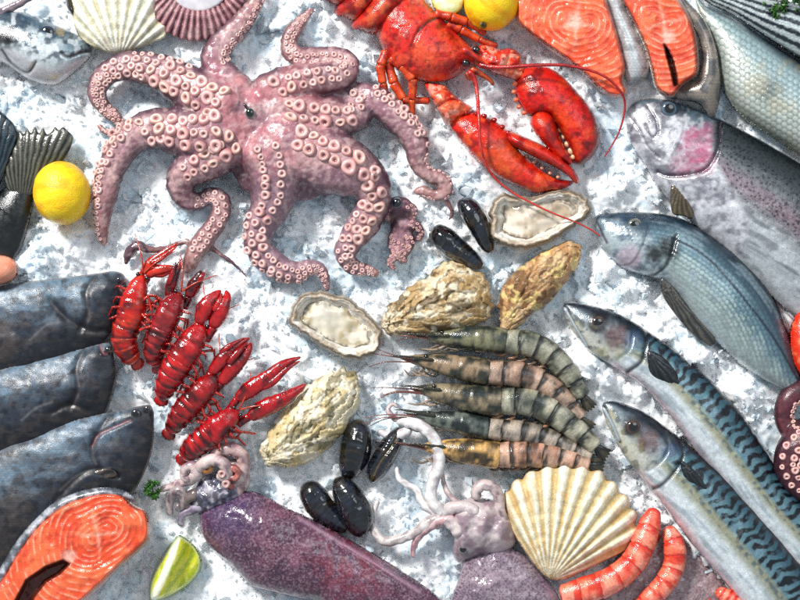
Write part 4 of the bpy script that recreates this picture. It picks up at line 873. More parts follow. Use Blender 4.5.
    # walking legs
    LC = (c(222, 96, 46), c(170, 44, 28), c(242, 160, 100))
    for j in ([(386,52,14,5,5),(380,66,16,5,4.6),(383,84,12,4.4,3.4),(389,101,6,2.8,1)], [(392,58,16,6,5.6),(403,66,20,5.6,5.4),(413,80,18,5,4.4),(412,100,12,4.2,3.2),(413,117,5,2.6,.9)], [(388,64,10,5,5),(394,84,10,5.4,5),(404,100,8,4.6,4),(430,101,6,3.4,1.6)], [(436,14,16,5,5),(452,17,18,5,4.4),(468,22,14,4.2,3.6),(486,34,8,3,1.4)], [(448,24,12,5,5),(462,30,12,4.6,4),(480,40,8,3.6,3),(498,46,6,2.6,1)]):
        limb(rt, 'leg', j, LC, M_red)
lobster()

def seg_tail(md, path, cols, n, H=.85, band=None, saw=.12, ns=18, dark=None, k=0):
    """segmented abdomen; each segment overlaps the next"""
    def rf(S, A, L): q = S / L * n + .12 * np.sin(A) ** 2 + .1 * (fbm(A * 1.5, S / 9, k, 2) - .5); fr = q - np.floor(q); return 1 + saw * .55 * (fr ** 1.5 - .5) - .05 * ss(.1, .0, fr) + .04 * (fbm(S / 3, A * 2, k + 4, 2) - .5)
    def cf(S, A, L):
        q = S / L * n + .12 * np.sin(A) ** 2 + .1 * (fbm(A * 1.5, S / 9, k, 2) - .5); fr = q - np.floor(q); nn = fbm(q * 1.7 + k, A * 1.4, 7 + k, 3)
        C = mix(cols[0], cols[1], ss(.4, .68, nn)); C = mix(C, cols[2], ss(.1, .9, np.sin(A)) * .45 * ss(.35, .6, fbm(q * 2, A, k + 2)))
        if band is not None: C = mix(C, band, ss(.40, .12, fr + (fbm(A * 2, S / 3, k + 8, 3) - .5) * .6) * .85 * ss(-.5, .6, np.sin(A) + .6 * (fbm(q, A * 1.7, k + 3) - .5)))
        if dark is not None: C = mix(C, dark, ss(.08, .02, fr) * .9)
        return C * (.9 + .2 * hsh(np.floor(S * 1.2), np.floor(A * 3), 3))[..., None]
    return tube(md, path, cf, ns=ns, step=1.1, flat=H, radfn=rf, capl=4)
CR = (c(158, 16, 28), c(86, 6, 16), c(226, 66, 60))
def crayfish(label, body, claws, legs, k, cols=CR):
    body = [tuple(b[:3]) + (b[3] * .94,) for b in body]
    rt = root('crayfish', body[2][0], body[2][1], label, 'crayfish', 'red crayfish in a row')
    r_ = random.Random(k)
    for j in range(4):
        for s in (-1, 1):
            f = j / 4; b0 = np.array(body[3][:2]) * (1 - f) + np.array(body[5][:2]) * f; d0 = np.array(body[5][:2], float) - np.array(body[3][:2]); d0 /= np.linalg.norm(d0); n0 = np.array((-d0[1], d0[0])) * s; w0 = body[3][3]; zz = body[3][2]
            p1 = b0 + n0 * w0 * .8; p2 = b0 + n0 * (w0 * 1.25 + r_.random() * 3) + d0 * (4 - 9 * (1 - f)); p3 = p2 + n0 * 2 + d0 * r_.uniform(-12, 6)
            limb(rt, 'leg', [(p1[0], p1[1], zz + 4, 1.6, 1.4), (p2[0], p2[1], zz + 6, 1.3, 1.1), (p3[0], p3[1], zz - 8, .9, .4)], (c(196, 52, 36), c(130, 16, 22), c(240, 150, 110)), M_cray, 6)
    md = MD(); seg_tail(md, body[:4], cols, 5, k=k, saw=.2, dark=c(50, 4, 10), band=cols[1])
    body = list(body); pre = tuple(np.array(body[3]) * .6 + np.array(body[2]) * .4)
    q, *_ = tube(md, [pre] + body[3:], tcol(cols[0], cols[1], cols[2], k), ns=18, step=1.3, flat=.9, radfn=lambda S, A, L: 1 + .1 * (fbm(S / 3, A * 2, k) - .5) * 2 - .12 * np.exp(-((np.sin(A) - 1) / .02) ** 2) - .1 * ss(.5, 1, S / L) * np.abs(np.cos(A)) - .1 * np.exp(-((S - L * .5) / 1.4) ** 2), capl=5)
    md.build('body', M_cray, rt)
    t = body[0]; u = body[1]; dx, dy = t[0] - u[0], t[1] - u[1]; L = math.hypot(dx, dy); dx /= L; dy /= L
    m = MD()
    for a in (-.9, -.45, 0, .45, .9):
        ex, ey = dx * math.cos(a) - dy * math.sin(a), dx * math.sin(a) + dy * math.cos(a)
        tube(m, [(t[0] - dx * 3, t[1] - dy * 3, t[2], 2), (t[0] + ex * 4, t[1] + ey * 4, t[2] - 1, 4.2), (t[0] + ex * 9, t[1] + ey * 9, t[2] - 3, 2.6)], tcol(*cols, k=k), ns=10, flat=.4, step=1.5)
    m.build('tail_fan', M_cray, rt)
    h = body[-1]; g = body[-2]; dx, dy = h[0] - g[0], h[1] - g[1]; L = math.hypot(dx, dy); dx /= L; dy /= L
    for s in (-1, 1):
        b = MD(); ball(b, h[0] - dx * 2 - dy * 5 * s, h[1] - dy * 2 + dx * 5 * s, h[2] + 5, 2, 2, 2, c(12, 8, 10), nu=10, nv=8); b.build('eye', M_eye, rt)
        m = MD(); tube(m, [(h[0], h[1], h[2] + 2, 1.1), (h[0] + dx * 16 - dy * 8 * s, h[1] + dy * 16 + dx * 8 * s, h[2] + 8, .8), (h[0] + dx * 34 - dy * 22 * s, h[1] + dy * 34 + dx * 22 * s, h[2], .45)], c(196, 90, 70), ns=6); m.build('antenna', M_cray, rt)
    for cl in claws:
        arm, palm, fing, thumb = cl
        limb_md = limb(rt, 'arm', arm, cols, M_cray)
        m = MD(); tube(m, palm + fing, tcol(*cols, k=k + 3), ns=14, step=1.3, flat=.75, radfn=lambda S, A, L: 1 + .12 * (fbm(S / 2, A * 2, 4) - .5) * 2); pc = m.build('claw', M_cray, rt)
        m = MD(); tube(m, thumb, tcol(*cols, k=k + 6), ns=12, step=1.3, flat=.8); m.build('claw_finger', M_cray, pc)
    for a, b2, c2 in legs: limb(rt, 'leg', [a + (1.7, 1.6), b2 + (1.5, 1.3), c2 + (1.1, .5)], (c(206, 70, 40), c(150, 24, 24), c(236, 140, 100)), M_cray, 7)
CO = (c(206, 46, 30), c(138, 14, 22), c(236, 116, 70))
crayfish('leftmost red crayfish with thin orange claws reaching up to the octopus arm', [(136,362,10,8),(128,352,15,12),(124,336,18,14),(130,318,20,15),(134,300,22,14),(139,284,20,10),(143,274,18,4)],
    [([(136,284,18,4.2,4),(142,272,18,4,4.4)], [(142,274,18,4),(150,264,19,5.4)], [(162,254,20,3.6),(172,247,20,2.2),(178,243,20,.7)], [(150,264,22,3.2),(160,259,22,2.6),(172,250,24,1.6),(177,246,24,.6)]),
     ([(142,288,16,4.2,4),(148,276,18,4,4.4)], [(146,276,18,4),(155,271,20,5.6)], [(164,269,22,4.4),(172,268,22,2.8),(178,268,20,.8)], [(152,274,20,3),(162,275,20,2.6),(171,271,22,1.6),(176,270,22,.7)])],
    [((146,308,22),(158,300,24),(168,318,8)), ((140,330,26),(152,326,30),(172,325,10)), ((138,305,26),(148,296,30),(152,312,26)), ((142,314,26),(150,322,30),(158,340,8)), ((148,298,20),(156,308,18),(160,326,8))], 3, (c(196, 40, 28), c(112, 10, 20), c(238, 110, 70)))
crayfish('second red crayfish from the left, one dark claw up and one to the right', [(158,366,12,7),(154,354,18,11),(158,340,22,13.5),(163,326,24,14),(169,312,26,14),(176,300,24,11),(181,292,22,4)],
    [([(168,306,18,4,4),(168,296,18,4,4)], [(168,298,18,4),(171,286,19,6)], [(175,275,20,5),(179,266,20,3),(182,258,18,.9)], [(168,286,22,3),(172,274,24,2.6),(176,262,24,.7)]),
     ([(184,308,18,4.6,4.6),(190,296,20,4.6,4.4)], [(188,298,22,5),(194,286,24,7)], [(199,278,26,5.4),(202,272,26,3.4),(203,272,26,.8)], [(196,284,27,3.4),(202,276,28,2.8),(205,272,26,.7)])],
    [((158,322,24),(148,330,20),(142,344,8)), ((160,332,24),(150,342,18),(148,354,6)), ((178,318,24),(188,320,20),(186,336,8))], 13, (c(150, 14, 34), c(74, 4, 20), c(224, 90, 84)))
crayfish('third red crayfish from the left, both thick claws folded side by side over its head', [(162,398,14,8),(166,386,22,12),(173,372,26,15),(182,358,28,15.5),(190,345,30,15),(198,332,28,12),(204,322,26,5)],
    [([(192,338,26,5,5),(200,322,30,5,5)], [(198,324,32,5.4),(205,308,36,8.6)], [(211,300,36,6.4),(217,294,34,4),(221,290,32,1)], [(203,304,38,3.6),(209,297,38,3),(217,292,36,.8)]),
     ([(206,340,24,5,5),(214,326,28,5.4,5.4)], [(212,328,30,5.8),(220,312,34,8.8)], [(225,302,34,6.2),(227,296,32,4),(226,290,30,1)], [(214,312,38,3.8),(219,302,38,3),(222,293,36,.8)])],
    [((190,362,30),(202,366,26),(206,382,8)), ((182,372,28),(196,378,22),(200,392,6)), ((174,360,30),(166,352,26),(160,362,8)), ((198,352,30),(214,350,26),(216,366,8))], 23, (c(184, 18, 34), c(108, 6, 22), c(232, 80, 70)))
crayfish('fourth red crayfish from the left, lying in the middle of the row', [(170,432,12,7),(176,422,18,11),(184,411,22,13.5),(194,400,24,14),(203,390,26,13.5),(212,380,24,10),(217,373,22,4)],
    [([(204,386,22,4.6,4.6),(212,372,24,4.6,5)], [(210,374,26,5),(222,360,28,7.6)], [(232,349,28,6),(242,342,26,4),(250,338,24,1)], [(220,354,30,3.6),(230,346,32,3),(244,338,28,.8)]),
     ([(214,392,20,4.6,4.6),(222,382,24,5,5)], [(220,384,26,5.4),(233,368,28,8.2)], [(242,358,28,6.4),(249,348,26,4.2),(251,342,24,1)], [(228,364,34,3.8),(238,352,34,3.2),(248,342,28,.8)])],
    [((204,404,24),(216,404,22),(222,416,8)), ((196,414,24),(210,416,22),(214,428,8)), ((192,394,26),(182,386,22),(176,398,8))], 33)
crayfish('lowest red crayfish with claws spread towards the pale gold oyster', [(184,458,12,7),(191,450,18,12),(201,441,22,14),(212,432,24,14.5),(223,423,26,13.5),(233,415,24,10),(239,410,22,4)],
    [([(228,412,20,4.6,4.4),(238,398,22,4.4,4.6)], [(236,400,24,5.4),(252,388,26,9)], [(268,376,26,6.4),(284,364,24,4.4),(301,357,20,1)], [(258,388,26,4.4),(272,382,26,4.2),(288,368,24,2.6),(300,361,20,.8)]),
     ([(238,424,18,4.6,4.4),(250,416,20,4.4,4.8)], [(248,418,22,5.4),(264,408,24,9)], [(280,400,24,7),(294,392,22,4.8),(306,384,20,1.2)], [(268,412,24,4.6),(284,402,24,4),(298,392,22,2.4),(305,387,20,.8)])],
    [((212,446,24),(224,448,22),(232,456,8)), ((222,436,24),(238,438,20),(246,446,8)), ((206,428,24),(198,418,20),(190,424,8)), ((226,432,22),(244,432,20),(256,434,8))], 43, (c(178, 16, 34), c(92, 6, 18), c(230, 72, 70)))

PR = [(c(150, 148, 132), c(84, 90, 80), c(214, 210, 192)), (c(176, 148, 130), c(106, 90, 80), c(226, 204, 186)), (c(166, 162, 144), c(86, 92, 84), c(222, 218, 200)), (c(168, 154, 140), c(92, 90, 86), c(222, 208, 194)), (c(196, 156, 134), c(122, 94, 80), c(236, 208, 188))]
def prawn(label, pts, w, k, z, headcol):
    rt = root('tiger_prawn', pts[3][0], pts[3][1], label, 'prawn', 'raw tiger prawns in a stack'); cols = PR[k]
    w = w * 1.12
    # pts: rostrum tip, head, carapace mid, carapace end, abdomen..., tail
    md = MD(); hd = [(pts[0][0], pts[0][1], z, 1), (pts[1][0], pts[1][1], z + 1, w * .55), (pts[2][0], pts[2][1], z + 2, w * .95), (pts[3][0], pts[3][1], z + 2, w * 1.04), (pts[3][0] + 7, pts[3][1] + 1, z + 2, w * .98)]
    def hc(S, A, L):
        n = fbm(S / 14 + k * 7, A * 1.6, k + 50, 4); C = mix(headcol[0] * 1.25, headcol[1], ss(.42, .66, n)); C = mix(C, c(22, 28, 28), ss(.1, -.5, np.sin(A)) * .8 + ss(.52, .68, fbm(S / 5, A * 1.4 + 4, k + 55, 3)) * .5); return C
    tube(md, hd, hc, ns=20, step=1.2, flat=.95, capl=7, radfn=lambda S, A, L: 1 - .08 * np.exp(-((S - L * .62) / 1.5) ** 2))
    ab = [(pts[3][0] - 2, pts[3][1], z + 2, w * .95)] + [(x, y, z + 2 - i, w * f) for i, ((x, y), f) in enumerate(zip(pts[4:], (1.02, .98, .84, .62)))]
    seg_tail(md, ab, cols, 6, H=.95, band=c(34, 40, 40), k=k * 5, saw=.14, dark=c(20, 22, 24)); md.build('body', M_prawn, rt)
    t = pts[-1]; u = pts[-2]; dx, dy = t[0] - u[0], t[1] - u[1]; L = math.hypot(dx, dy); dx /= L; dy /= L
    m = MD()
    for a in (-.5, -.25, 0, .25, .5):
        ex, ey = dx * math.cos(a) - dy * math.sin(a), dx * math.sin(a) + dy * math.cos(a)
        tube(m, [(t[0] - dx * 5, t[1] - dy * 5, z, 2), (t[0] + ex * 5, t[1] + ey * 5, z, 3.2), (t[0] + ex * 15, t[1] + ey * 15, z - 3, .8)], mix(c(110, 104, 84), c(40, 44, 42), random.random()), ns=8, flat=.4, step=1.5)
    m.build('tail_fan', M_prawn, rt)
    b = MD(); ball(b, pts[1][0] + 2, pts[1][1] - w * .35, z + w * .5, 2.3, 2.2, 2, c(10, 12, 16), nu=12, nv=8); b.build('eye', M_eye, rt)
    r = random.Random(k)
    m = MD(); tube(m, [(pts[1][0] + 10, pts[1][1] - 1, z + w * .8, 1.6), (pts[0][0], pts[0][1] - 2, z + w * .6, 1), (pts[0][0] - 10, pts[0][1] - 2, z + w * .5, .4)], c(70, 70, 56), ns=6); m.build('rostrum', M_prawn, rt)
    for j in range(5):
        q = np.array(pts[3]) * (1 - j / 5) + np.array(pts[5]) * j / 5; m = MD(); tube(m, [(q[0] + 6, q[1] + w * .8, z, 2.2), (q[0] - 1, q[1] + w * 1.1, z + 2, 1.8), (q[0] - 7, q[1] + w * 1.05, z + 1, .7)], mix(c(70, 66, 56), c(190, 150, 120), r.random()), ns=6, step=2); m.build('swimmeret', M_prawn, rt)
    for j in range(9):
        m = MD(); x0 = pts[1][0] + 2 + j * 7; y0 = pts[1][1] + w * .5; col_ = mix(c(60, 66, 58), c(188, 168, 150), r.random())
        tube(m, [(x0, y0, z, 1.5), (x0 - 9 - r.random() * 8, y0 + 5 + r.random() * 4, z + 3, 1.2), (x0 - 22 - r.random() * 8, y0 + 1 + r.random() * 7, z + 4, .5)], col_, ns=6, step=2.5); m.build('leg', M_prawn, rt)
    for j in range(3):
        m = MD(); a = r.uniform(-.35, .35); L = r.uniform(22, 42) if k != 0 else 20
        tube(m, [(pts[1][0], pts[1][1] + j * 2, z + 3, .9), (pts[0][0] - L * .4, pts[0][1] + a * L * .5, z + 5, .6), (pts[0][0] - L, pts[0][1] + a * L * 1.2, z, .35)], mix(c(80, 60, 50), c(160, 110, 100), r.random()), ns=5, step=3); m.build('antenna', M_prawn, rt)
HB = (c(92, 98, 84), c(48, 70, 76))
prawn('topmost tiger prawn of the stack, grey green with olive head', [(416,336),(440,337),(474,338),(503,341),(530,344),(552,356),(570,376),(584,398)], 11.5, 0, 11, (c(132, 130, 106), c(60, 72, 70)))
prawn('second tiger prawn from the top, pinkish tan back and dark feelers', [(400,358),(424,361),(456,367),(486,372),(514,374),(540,382),(562,398),(582,420)], 11.5, 1, 14, (c(150, 132, 110), c(72, 76, 66)))
prawn('middle tiger prawn of the stack, greyest body with the boldest black bands', [(410,388),(432,391),(464,397),(498,402),(530,402),(556,414),(576,430),(597,448)], 12.5, 2, 15, (c(146, 134, 112), c(62, 68, 62)))
prawn('second tiger prawn from the bottom, with a slate blue head', [(404,412),(426,417),(456,422),(486,428),(512,431),(540,436),(566,447),(592,458)], 10.5, 3, 13, (c(116, 122, 114), c(56, 64, 64)))
prawn('lowest tiger prawn with an orange yellow head, just above the big scallop shell', [(416,446),(436,448),(466,451),(496,455),(522,454),(546,455),(568,459),(590,466)], 12, 4, 15, (c(200, 166, 112), c(98, 84, 62)))

def shrimp(label, path, k, group='cooked pink shrimps'):
    rt = root('cooked_shrimp', path[1][0], path[1][1], label, 'shrimp', group)
    md = MD(); seg_tail(md, path, (c(240, 136, 108), c(226, 84, 62), c(252, 206, 186)), 7, H=.9, band=c(222, 66, 48), k=k, saw=.1, dark=c(196, 70, 54)); md.build('body', M_prawn, rt)
    m = MD(); t = path[-1]
    for j in range(6):
        s = j / 6; i = int(s * (len(path) - 1)); p = path[i]; tube(m, [(p[0] - 6, p[1] + 8, 8, 1.6), (p[0] - 9, p[1] + 15, 7, .8)], c(232, 120, 96), ns=6)
    m.build('leg', M_prawn, rt)
shrimp('front cooked shrimp curving along the lower right rim of the big scallop shell', [(655,508,18,6),(650,524,20,11),(642,546,22,12.5),(630,566,22,13),(608,582,22,13.5),(582,591,20,13.5),(560,596,16,10)], 2)
shrimp('rear cooked shrimp under the belly of the lower mackerel', [(667,526,12,6),(674,545,16,11),(674,565,16,11),(664,584,16,11),(648,600,14,10),(636,612,10,8)], 5)
shrimp('sliver of cooked shrimp at the bottom edge beneath the lower mackerel', [(716,590,8,5),(726,596,10,8),(740,604,10,9),(752,616,8,8)], 7)
rt = root('cooked_crab_claw', 797, 340, 'smooth orange red crab claw cut off by the right edge beside the bream tail', 'crab claw')
md = MD(); infl(md, [(806,306),(797,312),(791,324),(789,340),(791,356),(796,370),(806,380),(822,372),(826,330)], 22, 6, 1.4, lambda p: mix(c(226, 74, 40), c(238, 150, 110), ss(.4, .7, fbm(p.x / 9, p.y / 9, 3))), None); md.build('shell', M_red, rt)
rt = root('pink_roe_sac', 4, 270, 'plump pale salmon pink piece at the left edge above the flatfish', 'seafood')
md = MD(); infl(md, [(-20,256),(-4,254),(10,257),(17,264),(18,274),(12,281),(0,285),(-20,288)], 20, 8, 1.3, lambda p: mix(c(232, 176, 150), c(222, 140, 112), fbm(p.x / 7, p.y / 7, 4)), None); md.build('body', M_squid, rt)
# ------------------------------------------------------------------ squids and citrus
def squid_col(base, dark, light, pale, seed):
    def cf(p):
        n = fbm(p.x / 24, p.y / 24, seed, 3); C = mix(base, light, ss(.4, .66, n)); f1, *_r = voro(p.x / 2.3, p.y / 2.3, seed)
        C = mix(C, dark, ss(.45, .2, f1) * .8 * ss(.3, .5, fbm(p.x / 9, p.y / 9, seed + 4))); C = mix(C, pale, ss(.55, .8, vn(p.x / 1.3, p.y / 1.3, seed + 2)) * .32)
        return C
    return cf
def mem(pts, name, rt, cols=(c(206, 190, 188), c(150, 128, 134), c(236, 228, 224)), k=0, ns=12):
    m = MD(); tube(m, pts, tcol(*cols, k=k), ns=ns, step=1.6, radfn=lambda S, A, L: 1 + .07 * np.sin(S / 1.6) * (np.cos(A) > .2) + .16 * (fbm(S / 4, A, k + 2, 2) - .5)); return m.build(name, M_squid, rt)
rt = root('squid', 300, 550, 'glossy deep purple squid body running to the bottom edge, below the four mussels', 'squid')
base = squid_col(c(98, 66, 86), c(38, 24, 38), c(128, 88, 106), c(206, 180, 192), 5)
def sqc(p):
    C = base(p); C = mix(C, c(136, 34, 56), spot(p, 350, 562, 36, .9) * .5 * ss(.35, .55, fbm(p.x / 7, p.y / 7, 2))); C = mix(C, c(72, 60, 104), spot(p, 228, 512, 26, .9) * .55)
    C = mix(C, c(186, 150, 168), line(p, [(300,518),(330,536),(370,560),(420,592)], 2.2) * .6); return C
md = MD(); infl(md, [(200,514),(208,506),(226,500),(240,493),(252,491),(268,497),(284,506),(304,515),(330,528),(356,543),(380,557),(404,572),(440,598),(460,626),(330,626),(322,604),(300,599),(272,592),(252,586),(236,571),(222,558),(210,547),(202,534)], 34, 4, 1.3, sqc, lambda p: (fbm(p.x / 18, p.y / 18, 3) - .5) * 5 * p.h + 2.5 * line(p, [(300,518),(330,536),(370,560),(420,592)], 2.5) * ss(0, 4, p.d)); md.build('mantle', M_squid, rt)
PAL = (c(206, 186, 182), c(140, 112, 122), c(238, 228, 222))
md = MD(); infl(md, [(196,484),(204,476),(216,474),(230,480),(240,488),(244,498),(232,504),(216,508),(204,514),(196,510),(190,498)], 18, 6, 1.1, lambda p: mix(mix(c(112, 112, 130), c(184, 178, 186), ss(.4, .6, fbm(p.x / 7, p.y / 7, 3, 3))), c(64, 60, 74), ss(.5, .66, fbm(p.x / 5, p.y / 5, 5, 3)) * .8), lambda p: 5 * (fbm(p.x / 6, p.y / 6, 8, 3) - .5) * ss(0, 4, p.d)); infl(md, [(226,462),(238,458),(248,468),(250,484),(242,494),(230,490),(224,476)], 16, 5, 1.2, mottle(PAL[0], PAL[1], PAL[2]), lambda p: 4 * (fbm(p.x / 6, p.y / 6, 9, 3) - .5) * ss(0, 4, p.d))
md.build('head', M_squid, rt)
eye(rt, 207, 468, 24, 6.5, c(190, 130, 60), c(230, 220, 210), pupil=.25)
mem([(196,470,22,6),(206,462,26,6),(216,460,27,6),(226,466,26,6),(228,474,24,5),(222,478,24,4),(217,474,26,3)], 'tentacle', rt, PAL, 1)
mem([(210,462,16,6),(220,451,18,7),(234,450,18,7.5),(243,458,16,7),(243,472,14,7),(240,486,12,6),(236,498,10,5)], 'tentacle', rt, (c(196,168,164), c(140,108,116), c(230,214,208)), 2)
mem([(160,490,8,3),(172,486,10,4),(184,482,13,5),(192,478,16,6.5),(197,472,20,7),(192,466,22,5.5),(185,469,22,4.5),(184,477,21,4),(190,480,22,3)], 'tentacle', rt, PAL, 3)
mem([(170,516,6,3),(170,502,9,4),(174,492,12,5),(181,491,14,5),(184,499,12,4.5),(181,508,10,3.6),(176,504,11,3)], 'tentacle', rt, (c(168,154,154), c(104,90,98), c(210,198,196)), 4)
mem([(205,505,12,6),(192,510,9,5),(183,514,7,4),(180,522,6,3),(184,526,5,2.4)], 'tentacle', rt, (c(170,160,176), c(110,98,118), c(214,206,214)), 5)
mem([(200,494,16,7),(190,496,14,6),(186,504,10,4),(196,508,8,3)], 'tentacle', rt, (c(120,106,104), c(70,60,64), c(170,156,150)), 6)
mem([(226,472,24,4),(233,468,26,3.6),(238,472,26,3.4),(236,478,25,3.2),(230,478,24,3),(228,484,22,3.4),(234,488,20,3)], 'tentacle', rt, (c(186,108,96), c(110,50,50), c(226,178,168)), 7)
for k, (x, y) in enumerate(((222, 474), (226, 484))):
    m = MD(); m.add(SV * .0045 + P(x, y, 28 - k * 2), SF, SC * .8); m.build('sucker', M_suck, rt)

rt = root('squid', 490, 560, 'pale grey squid with curling white tentacles, left of the big scallop shell', 'squid')
md = MD(); infl(md, [(458,580),(465,560),(478,549),(494,544),(510,546),(526,556),(538,569),(552,586),(564,606),(560,626),(444,626),(449,606),(453,592)], 26, 3, 1.3, squid_col(c(130, 112, 126), c(66, 52, 70), c(158, 140, 150), c(206, 190, 200), 31), lambda p: 5 * (fbm(p.x / 14, p.y / 14, 3) - .5) * p.h); md.build('mantle', M_squid, rt)
md = MD(); infl(md, [(446,512),(456,502),(470,497),(484,498),(498,502),(510,514),(517,530),(514,546),(500,554),(482,556),(468,560),(458,562),(452,552),(454,538),(450,524)], 28, 6, 1.2, lambda p: mix(mix(c(198, 184, 184), c(158, 138, 146), ss(.4, .62, fbm(p.x / 8, p.y / 8, 9, 3))), c(104, 92, 104), spot(p, 474, 550, 12, .9) * .7), lambda p: 1.6 * np.sin((p.x + p.y * .3 + 9 * fbm(p.x / 14, p.y / 14, 4)) / 3.4) * p.h + 5 * (fbm(p.x / 9, p.y / 9, 44, 2) - .5) * p.h); md.build('head', M_squid, rt)
eye(rt, 463, 549, 22, 5.5, c(150, 140, 142), c(60, 52, 60), pupil=.6, lift=.5)
WH = (c(226, 222, 220), c(186, 176, 178), c(244, 242, 240))
mem([(396,420,12,4.4),(408,422,15,5.6),(422,427,18,6),(433,437,19,6),(439,452,20,6.2),(438,468,20,6.2),(433,482,20,6),(431,494,20,6),(434,504,20,6),(446,514,18,7)], 'tentacle', rt, WH, 1, 14)
m = MD(); tube(m, [(398,421,14,3.4),(392,416,13,3),(388,409,11,2.4),(393,404,10,2),(398,408,10,1.6)], tcol(*PAL), ns=10); m.build('tentacle_tip', M_squid, rt)
mem([(378,430,6,3),(390,436,8,4.6),(402,434,12,5.6),(412,428,12,4)], 'tentacle', rt, WH, 2)
mem([(396,466,10,2.2),(399,478,12,3),(408,485,13,3.4),(417,490,14,3.6),(421,500,15,4),(428,508,16,4.6),(444,516,16,5)], 'tentacle', rt, WH, 3)
mem([(378,500,8,2.4),(373,516,8,3.2),(374,530,10,4),(384,541,12,4.8),(400,539,14,5),(416,532,16,5.2),(430,522,18,6),(446,516,18,6)], 'tentacle', rt, (c(214,206,202), c(168,154,154), c(240,236,232)), 4)
mem([(413,558,10,2),(414,546,13,3),(420,535,16,4),(432,525,19,5),(442,520,20,6),(456,522,20,8)], 'tentacle', rt, (c(204,168,168), c(156,116,124), c(232,214,212)), 5)
mem([(476,500,22,5),(477,490,24,5.6),(484,485,25,5.8),(494,488,24,5.6),(499,498,22,5.4),(500,512,20,6),(504,524,18,8)], 'tentacle', rt, (c(200,182,178), c(120,96,104), c(234,224,218)), 6)
mem([(442,470,14,1.6),(444,484,14,2.4),(450,496,16,3),(462,506,18,4)], 'tentacle', rt, (c(200,182,178), c(150,126,130), c(234,224,218)), 7)
mem([(440,516,18,6),(452,508,21,6.5),(466,508,24,7),(480,514,25,7)], 'tentacle', rt, (c(204,190,188), c(160,144,150), c(234,226,222)), 8)
mem([(434,528,16,4),(444,520,20,6),(455,526,22,7),(462,538,22,7)], 'tentacle', rt, (c(204,190,188), c(160,144,150), c(234,226,222)), 9)
rt = root('squid', 680, 575, 'brownish mauve squid body lying in the shade below the lower mackerel', 'squid')
md = MD(); infl(md, [(626,540),(650,520),(676,530),(700,556),(724,584),(756,626),(590,626),(606,594),(612,566)], 12, -4, 1.5, squid_col(c(158, 136, 138), c(112, 90, 98), c(184, 166, 166), c(214, 200, 200), 71), lambda p: (fbm(p.x / 12, p.y / 12, 3) - .5) * 6); md.build('mantle', M_squid, rt)
rt = root('squid', 10, 10, 'thin greyish pink squid crossing the top left corner', 'squid')
mem([(-16,22,8,5),(-2,14,12,4.6),(10,8,14,4.2),(22,2,14,4),(36,-8,12,4)], 'arm', rt, (c(150,134,142), c(96,84,96), c(190,176,182)), 3)
# citrus
def lemon(label, px, py, rx, ry, z, rot, nip, stem=None):
    rt = root('lemon', px, py, label, 'lemon', 'yellow lemons'); md = MD()
    t = np.linspace(0, np.pi, 49)[:, None]; a = np.linspace(0, 2 * np.pi, 64, endpoint=False)[None]
    prof = np.sin(t) ** .92; ax = np.cos(t); ax = ax * (1 + nip * ss(.28, 0, t) + nip * ss(np.pi - .28, np.pi, t))
    x = prof * np.cos(a) * rx; zz = prof * np.sin(a) * rx; y = ax * ry + 0 * a
    n = (fbm(a * 3 + 0 * t, t * 6 + 0 * a, 3, 3) - .5) * .04; x = x * (1 + n); zz = zz * (1 + n)
    cr, sr = math.cos(rot), math.sin(rot); X = x * cr - y * sr; Y = x * sr + y * cr
    pit = vn(a * 28 + 0 * t, t * 30 + 0 * a, 9); C = mix(c(248, 208, 20), c(238, 176, 6), ss(.4, .7, fbm(a * 1.5 + 0 * t, t * 3 + 0 * a, 5, 3))); C = mix(C, c(226, 160, 8), ss(.75, .95, pit) * .35)
    C = mix(C, c(150, 130, 30), ss(.2, .05, t + 0 * a) * .9)
    v = np.stack([X, Y, zz], -1).reshape(-1, 3) * .001 + P(px, py, z); f = []
    for i in range(48):
        for j in range(64): k = (j + 1) % 64; f.append((i * 64 + j, (i + 1) * 64 + j, (i + 1) * 64 + k, i * 64 + k)[::-1])
    md.add(v, f, C.reshape(-1, 3)); md.build('peel', M_lemon, rt)
    if stem: m = MD(); ball(m, stem[0], stem[1], stem[2], 4, 4, 2.5, lambda T, A: mix(c(70, 56, 20), c(150, 120, 30), ss(.3, 1.2, T))); m.build('stem_end', M_leaf, rt)
lemon('whole yellow lemon on the ice between the fish tail and the octopus', 62, 193, 28, 31, 22, .15, .02)
lemon('yellow lemon with a dark stem end at the top edge behind the lobster', 492, 2, 27, 28, 22, 2.6, .06, (483, 25, 38))
rt = root('lemon_half', 448, 2, 'pale green cut lemon half beside the lemon at the top edge', 'lemon')
md = MD(); infl(md, [(432,-16),(431,0),(436,11),(447,16),(458,13),(464,4),(464,-14)], 14, 8, 1.3, lambda p: mix(mix(c(214, 222, 150), c(236, 236, 196), ss(.4, .7, fbm(p.x / 6, p.y / 6, 3))), c(232, 222, 60), ss(3, 1, p.d)), None, power=.25); md.build('flesh', M_pulp, rt)
rt = root('lime_wedge', 175, 568, 'juicy yellow green lime wedge standing on the ice beside the purple squid', 'lime')
md = MD(); lw = [(180,535),(190,541),(198,550),(202,562),(199,573),(192,582),(182,590),(168,598),(152,602),(149,592),(151,578),(158,562),(167,548),(174,539)]
rg = [(178,534),(172,556),(162,580),(151,602)]
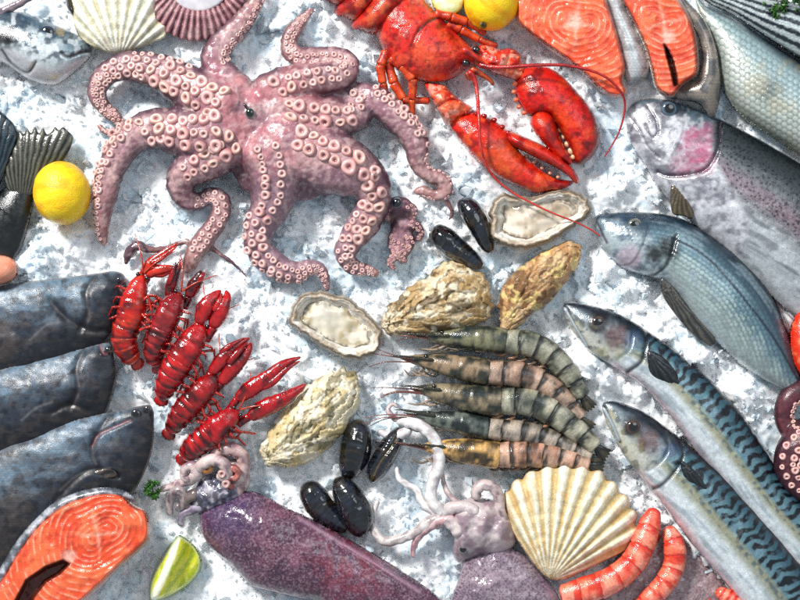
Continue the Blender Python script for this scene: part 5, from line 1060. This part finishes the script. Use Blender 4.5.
def lc(p):
    w = 2.4 + 2.6 * ss(540, 600, p.y) * ss(610, 585, p.y); d, s, sd = dpoly(p.x, p.y, rg); a = np.arctan2(p.y - 570, p.x - 152)
    C = mix(c(214, 214, 40), c(176, 190, 30), ss(.3, .7, .5 + .5 * np.sin(p.x / 1.7 + p.y / 2.6 + 4 * fbm(p.x / 9, p.y / 9, 3)))); C = mix(C, c(232, 224, 120), ss(.55, .75, fbm(p.x / 3, p.y / 7, 4)) * .5)
    C = mix(C, c(236, 236, 210), ss(4.6, 2.6, np.where(sd > 0, d, d))); C = mix(C, c(222, 228, 150), ss(4.2, 2.6, p.d) * ss(150, 175, p.x)); return mix(C, c(96, 132, 24), ss(2.4, 1.2, p.d))
def lh(p): d, s, sd = dpoly(p.x, p.y, rg); return 14 * ss(22, 0, d) * ss(0, 5, p.d)
infl(md, lw, 13, 6, 1.1, lc, lh, power=.3); md.build('pulp', M_pulp, rt)

# herbs
def sprig(label, px, py, n, r, z, seed):
    rt = root('parsley_sprig', px, py, label, 'herb'); rr = random.Random(seed); md = MD()
    for i in range(n):
        a = rr.uniform(0, 6.28); d = r * rr.random() ** .6; x = px + d * math.cos(a); y = py + d * math.sin(a); s = rr.uniform(2.5, 5); b = rr.uniform(0, 6.28)
        pts = []; k = 10
        for j in range(k): rad = s * (1 if j % 2 == 0 else .5); pts.append((x + rad * math.cos(b + j / k * 6.28), y + rad * math.sin(b + j / k * 6.28)))
        v = [P(q[0], q[1], z + rr.uniform(-3, 3)) for q in pts] + [P(x, y, z + 3)]
        md.add(v, [(j, (j + 1) % k, k) for j in range(k)][::1], mix(c(36, 74, 34), c(96, 138, 76), rr.random()))
    md.build('leaves', M_leaf, rt, smooth=False); m = MD(); tube(m, [(px, py, z - 2, 1.2), (px + 5, py + r * .9, z - 3, 1)], c(90, 130, 70), ns=6); m.build('stem', M_leaf, rt)
sprig('dark green parsley leaves between the lowest flatfish and the squid tentacles', 152, 490, 26, 9, 16, 3)
sprig('green parsley leaves at the top edge above the striped fish', 782, -4, 60, 22, 34, 4)
rt = root('mussel', 72, 6, 'dark olive mussel shell peeking from behind the cream and olive scallop shell', 'mussel')
md = MD(); infl(md, [(66,-14),(65,2),(69,12),(76,18),(84,8),(84,-14)], 12, 2, 1.2, lambda p: mix(c(44, 46, 34), c(92, 84, 56), fbm(p.x / 5, p.y / 5, 3)), None); md.build('shell', M_musl, rt)
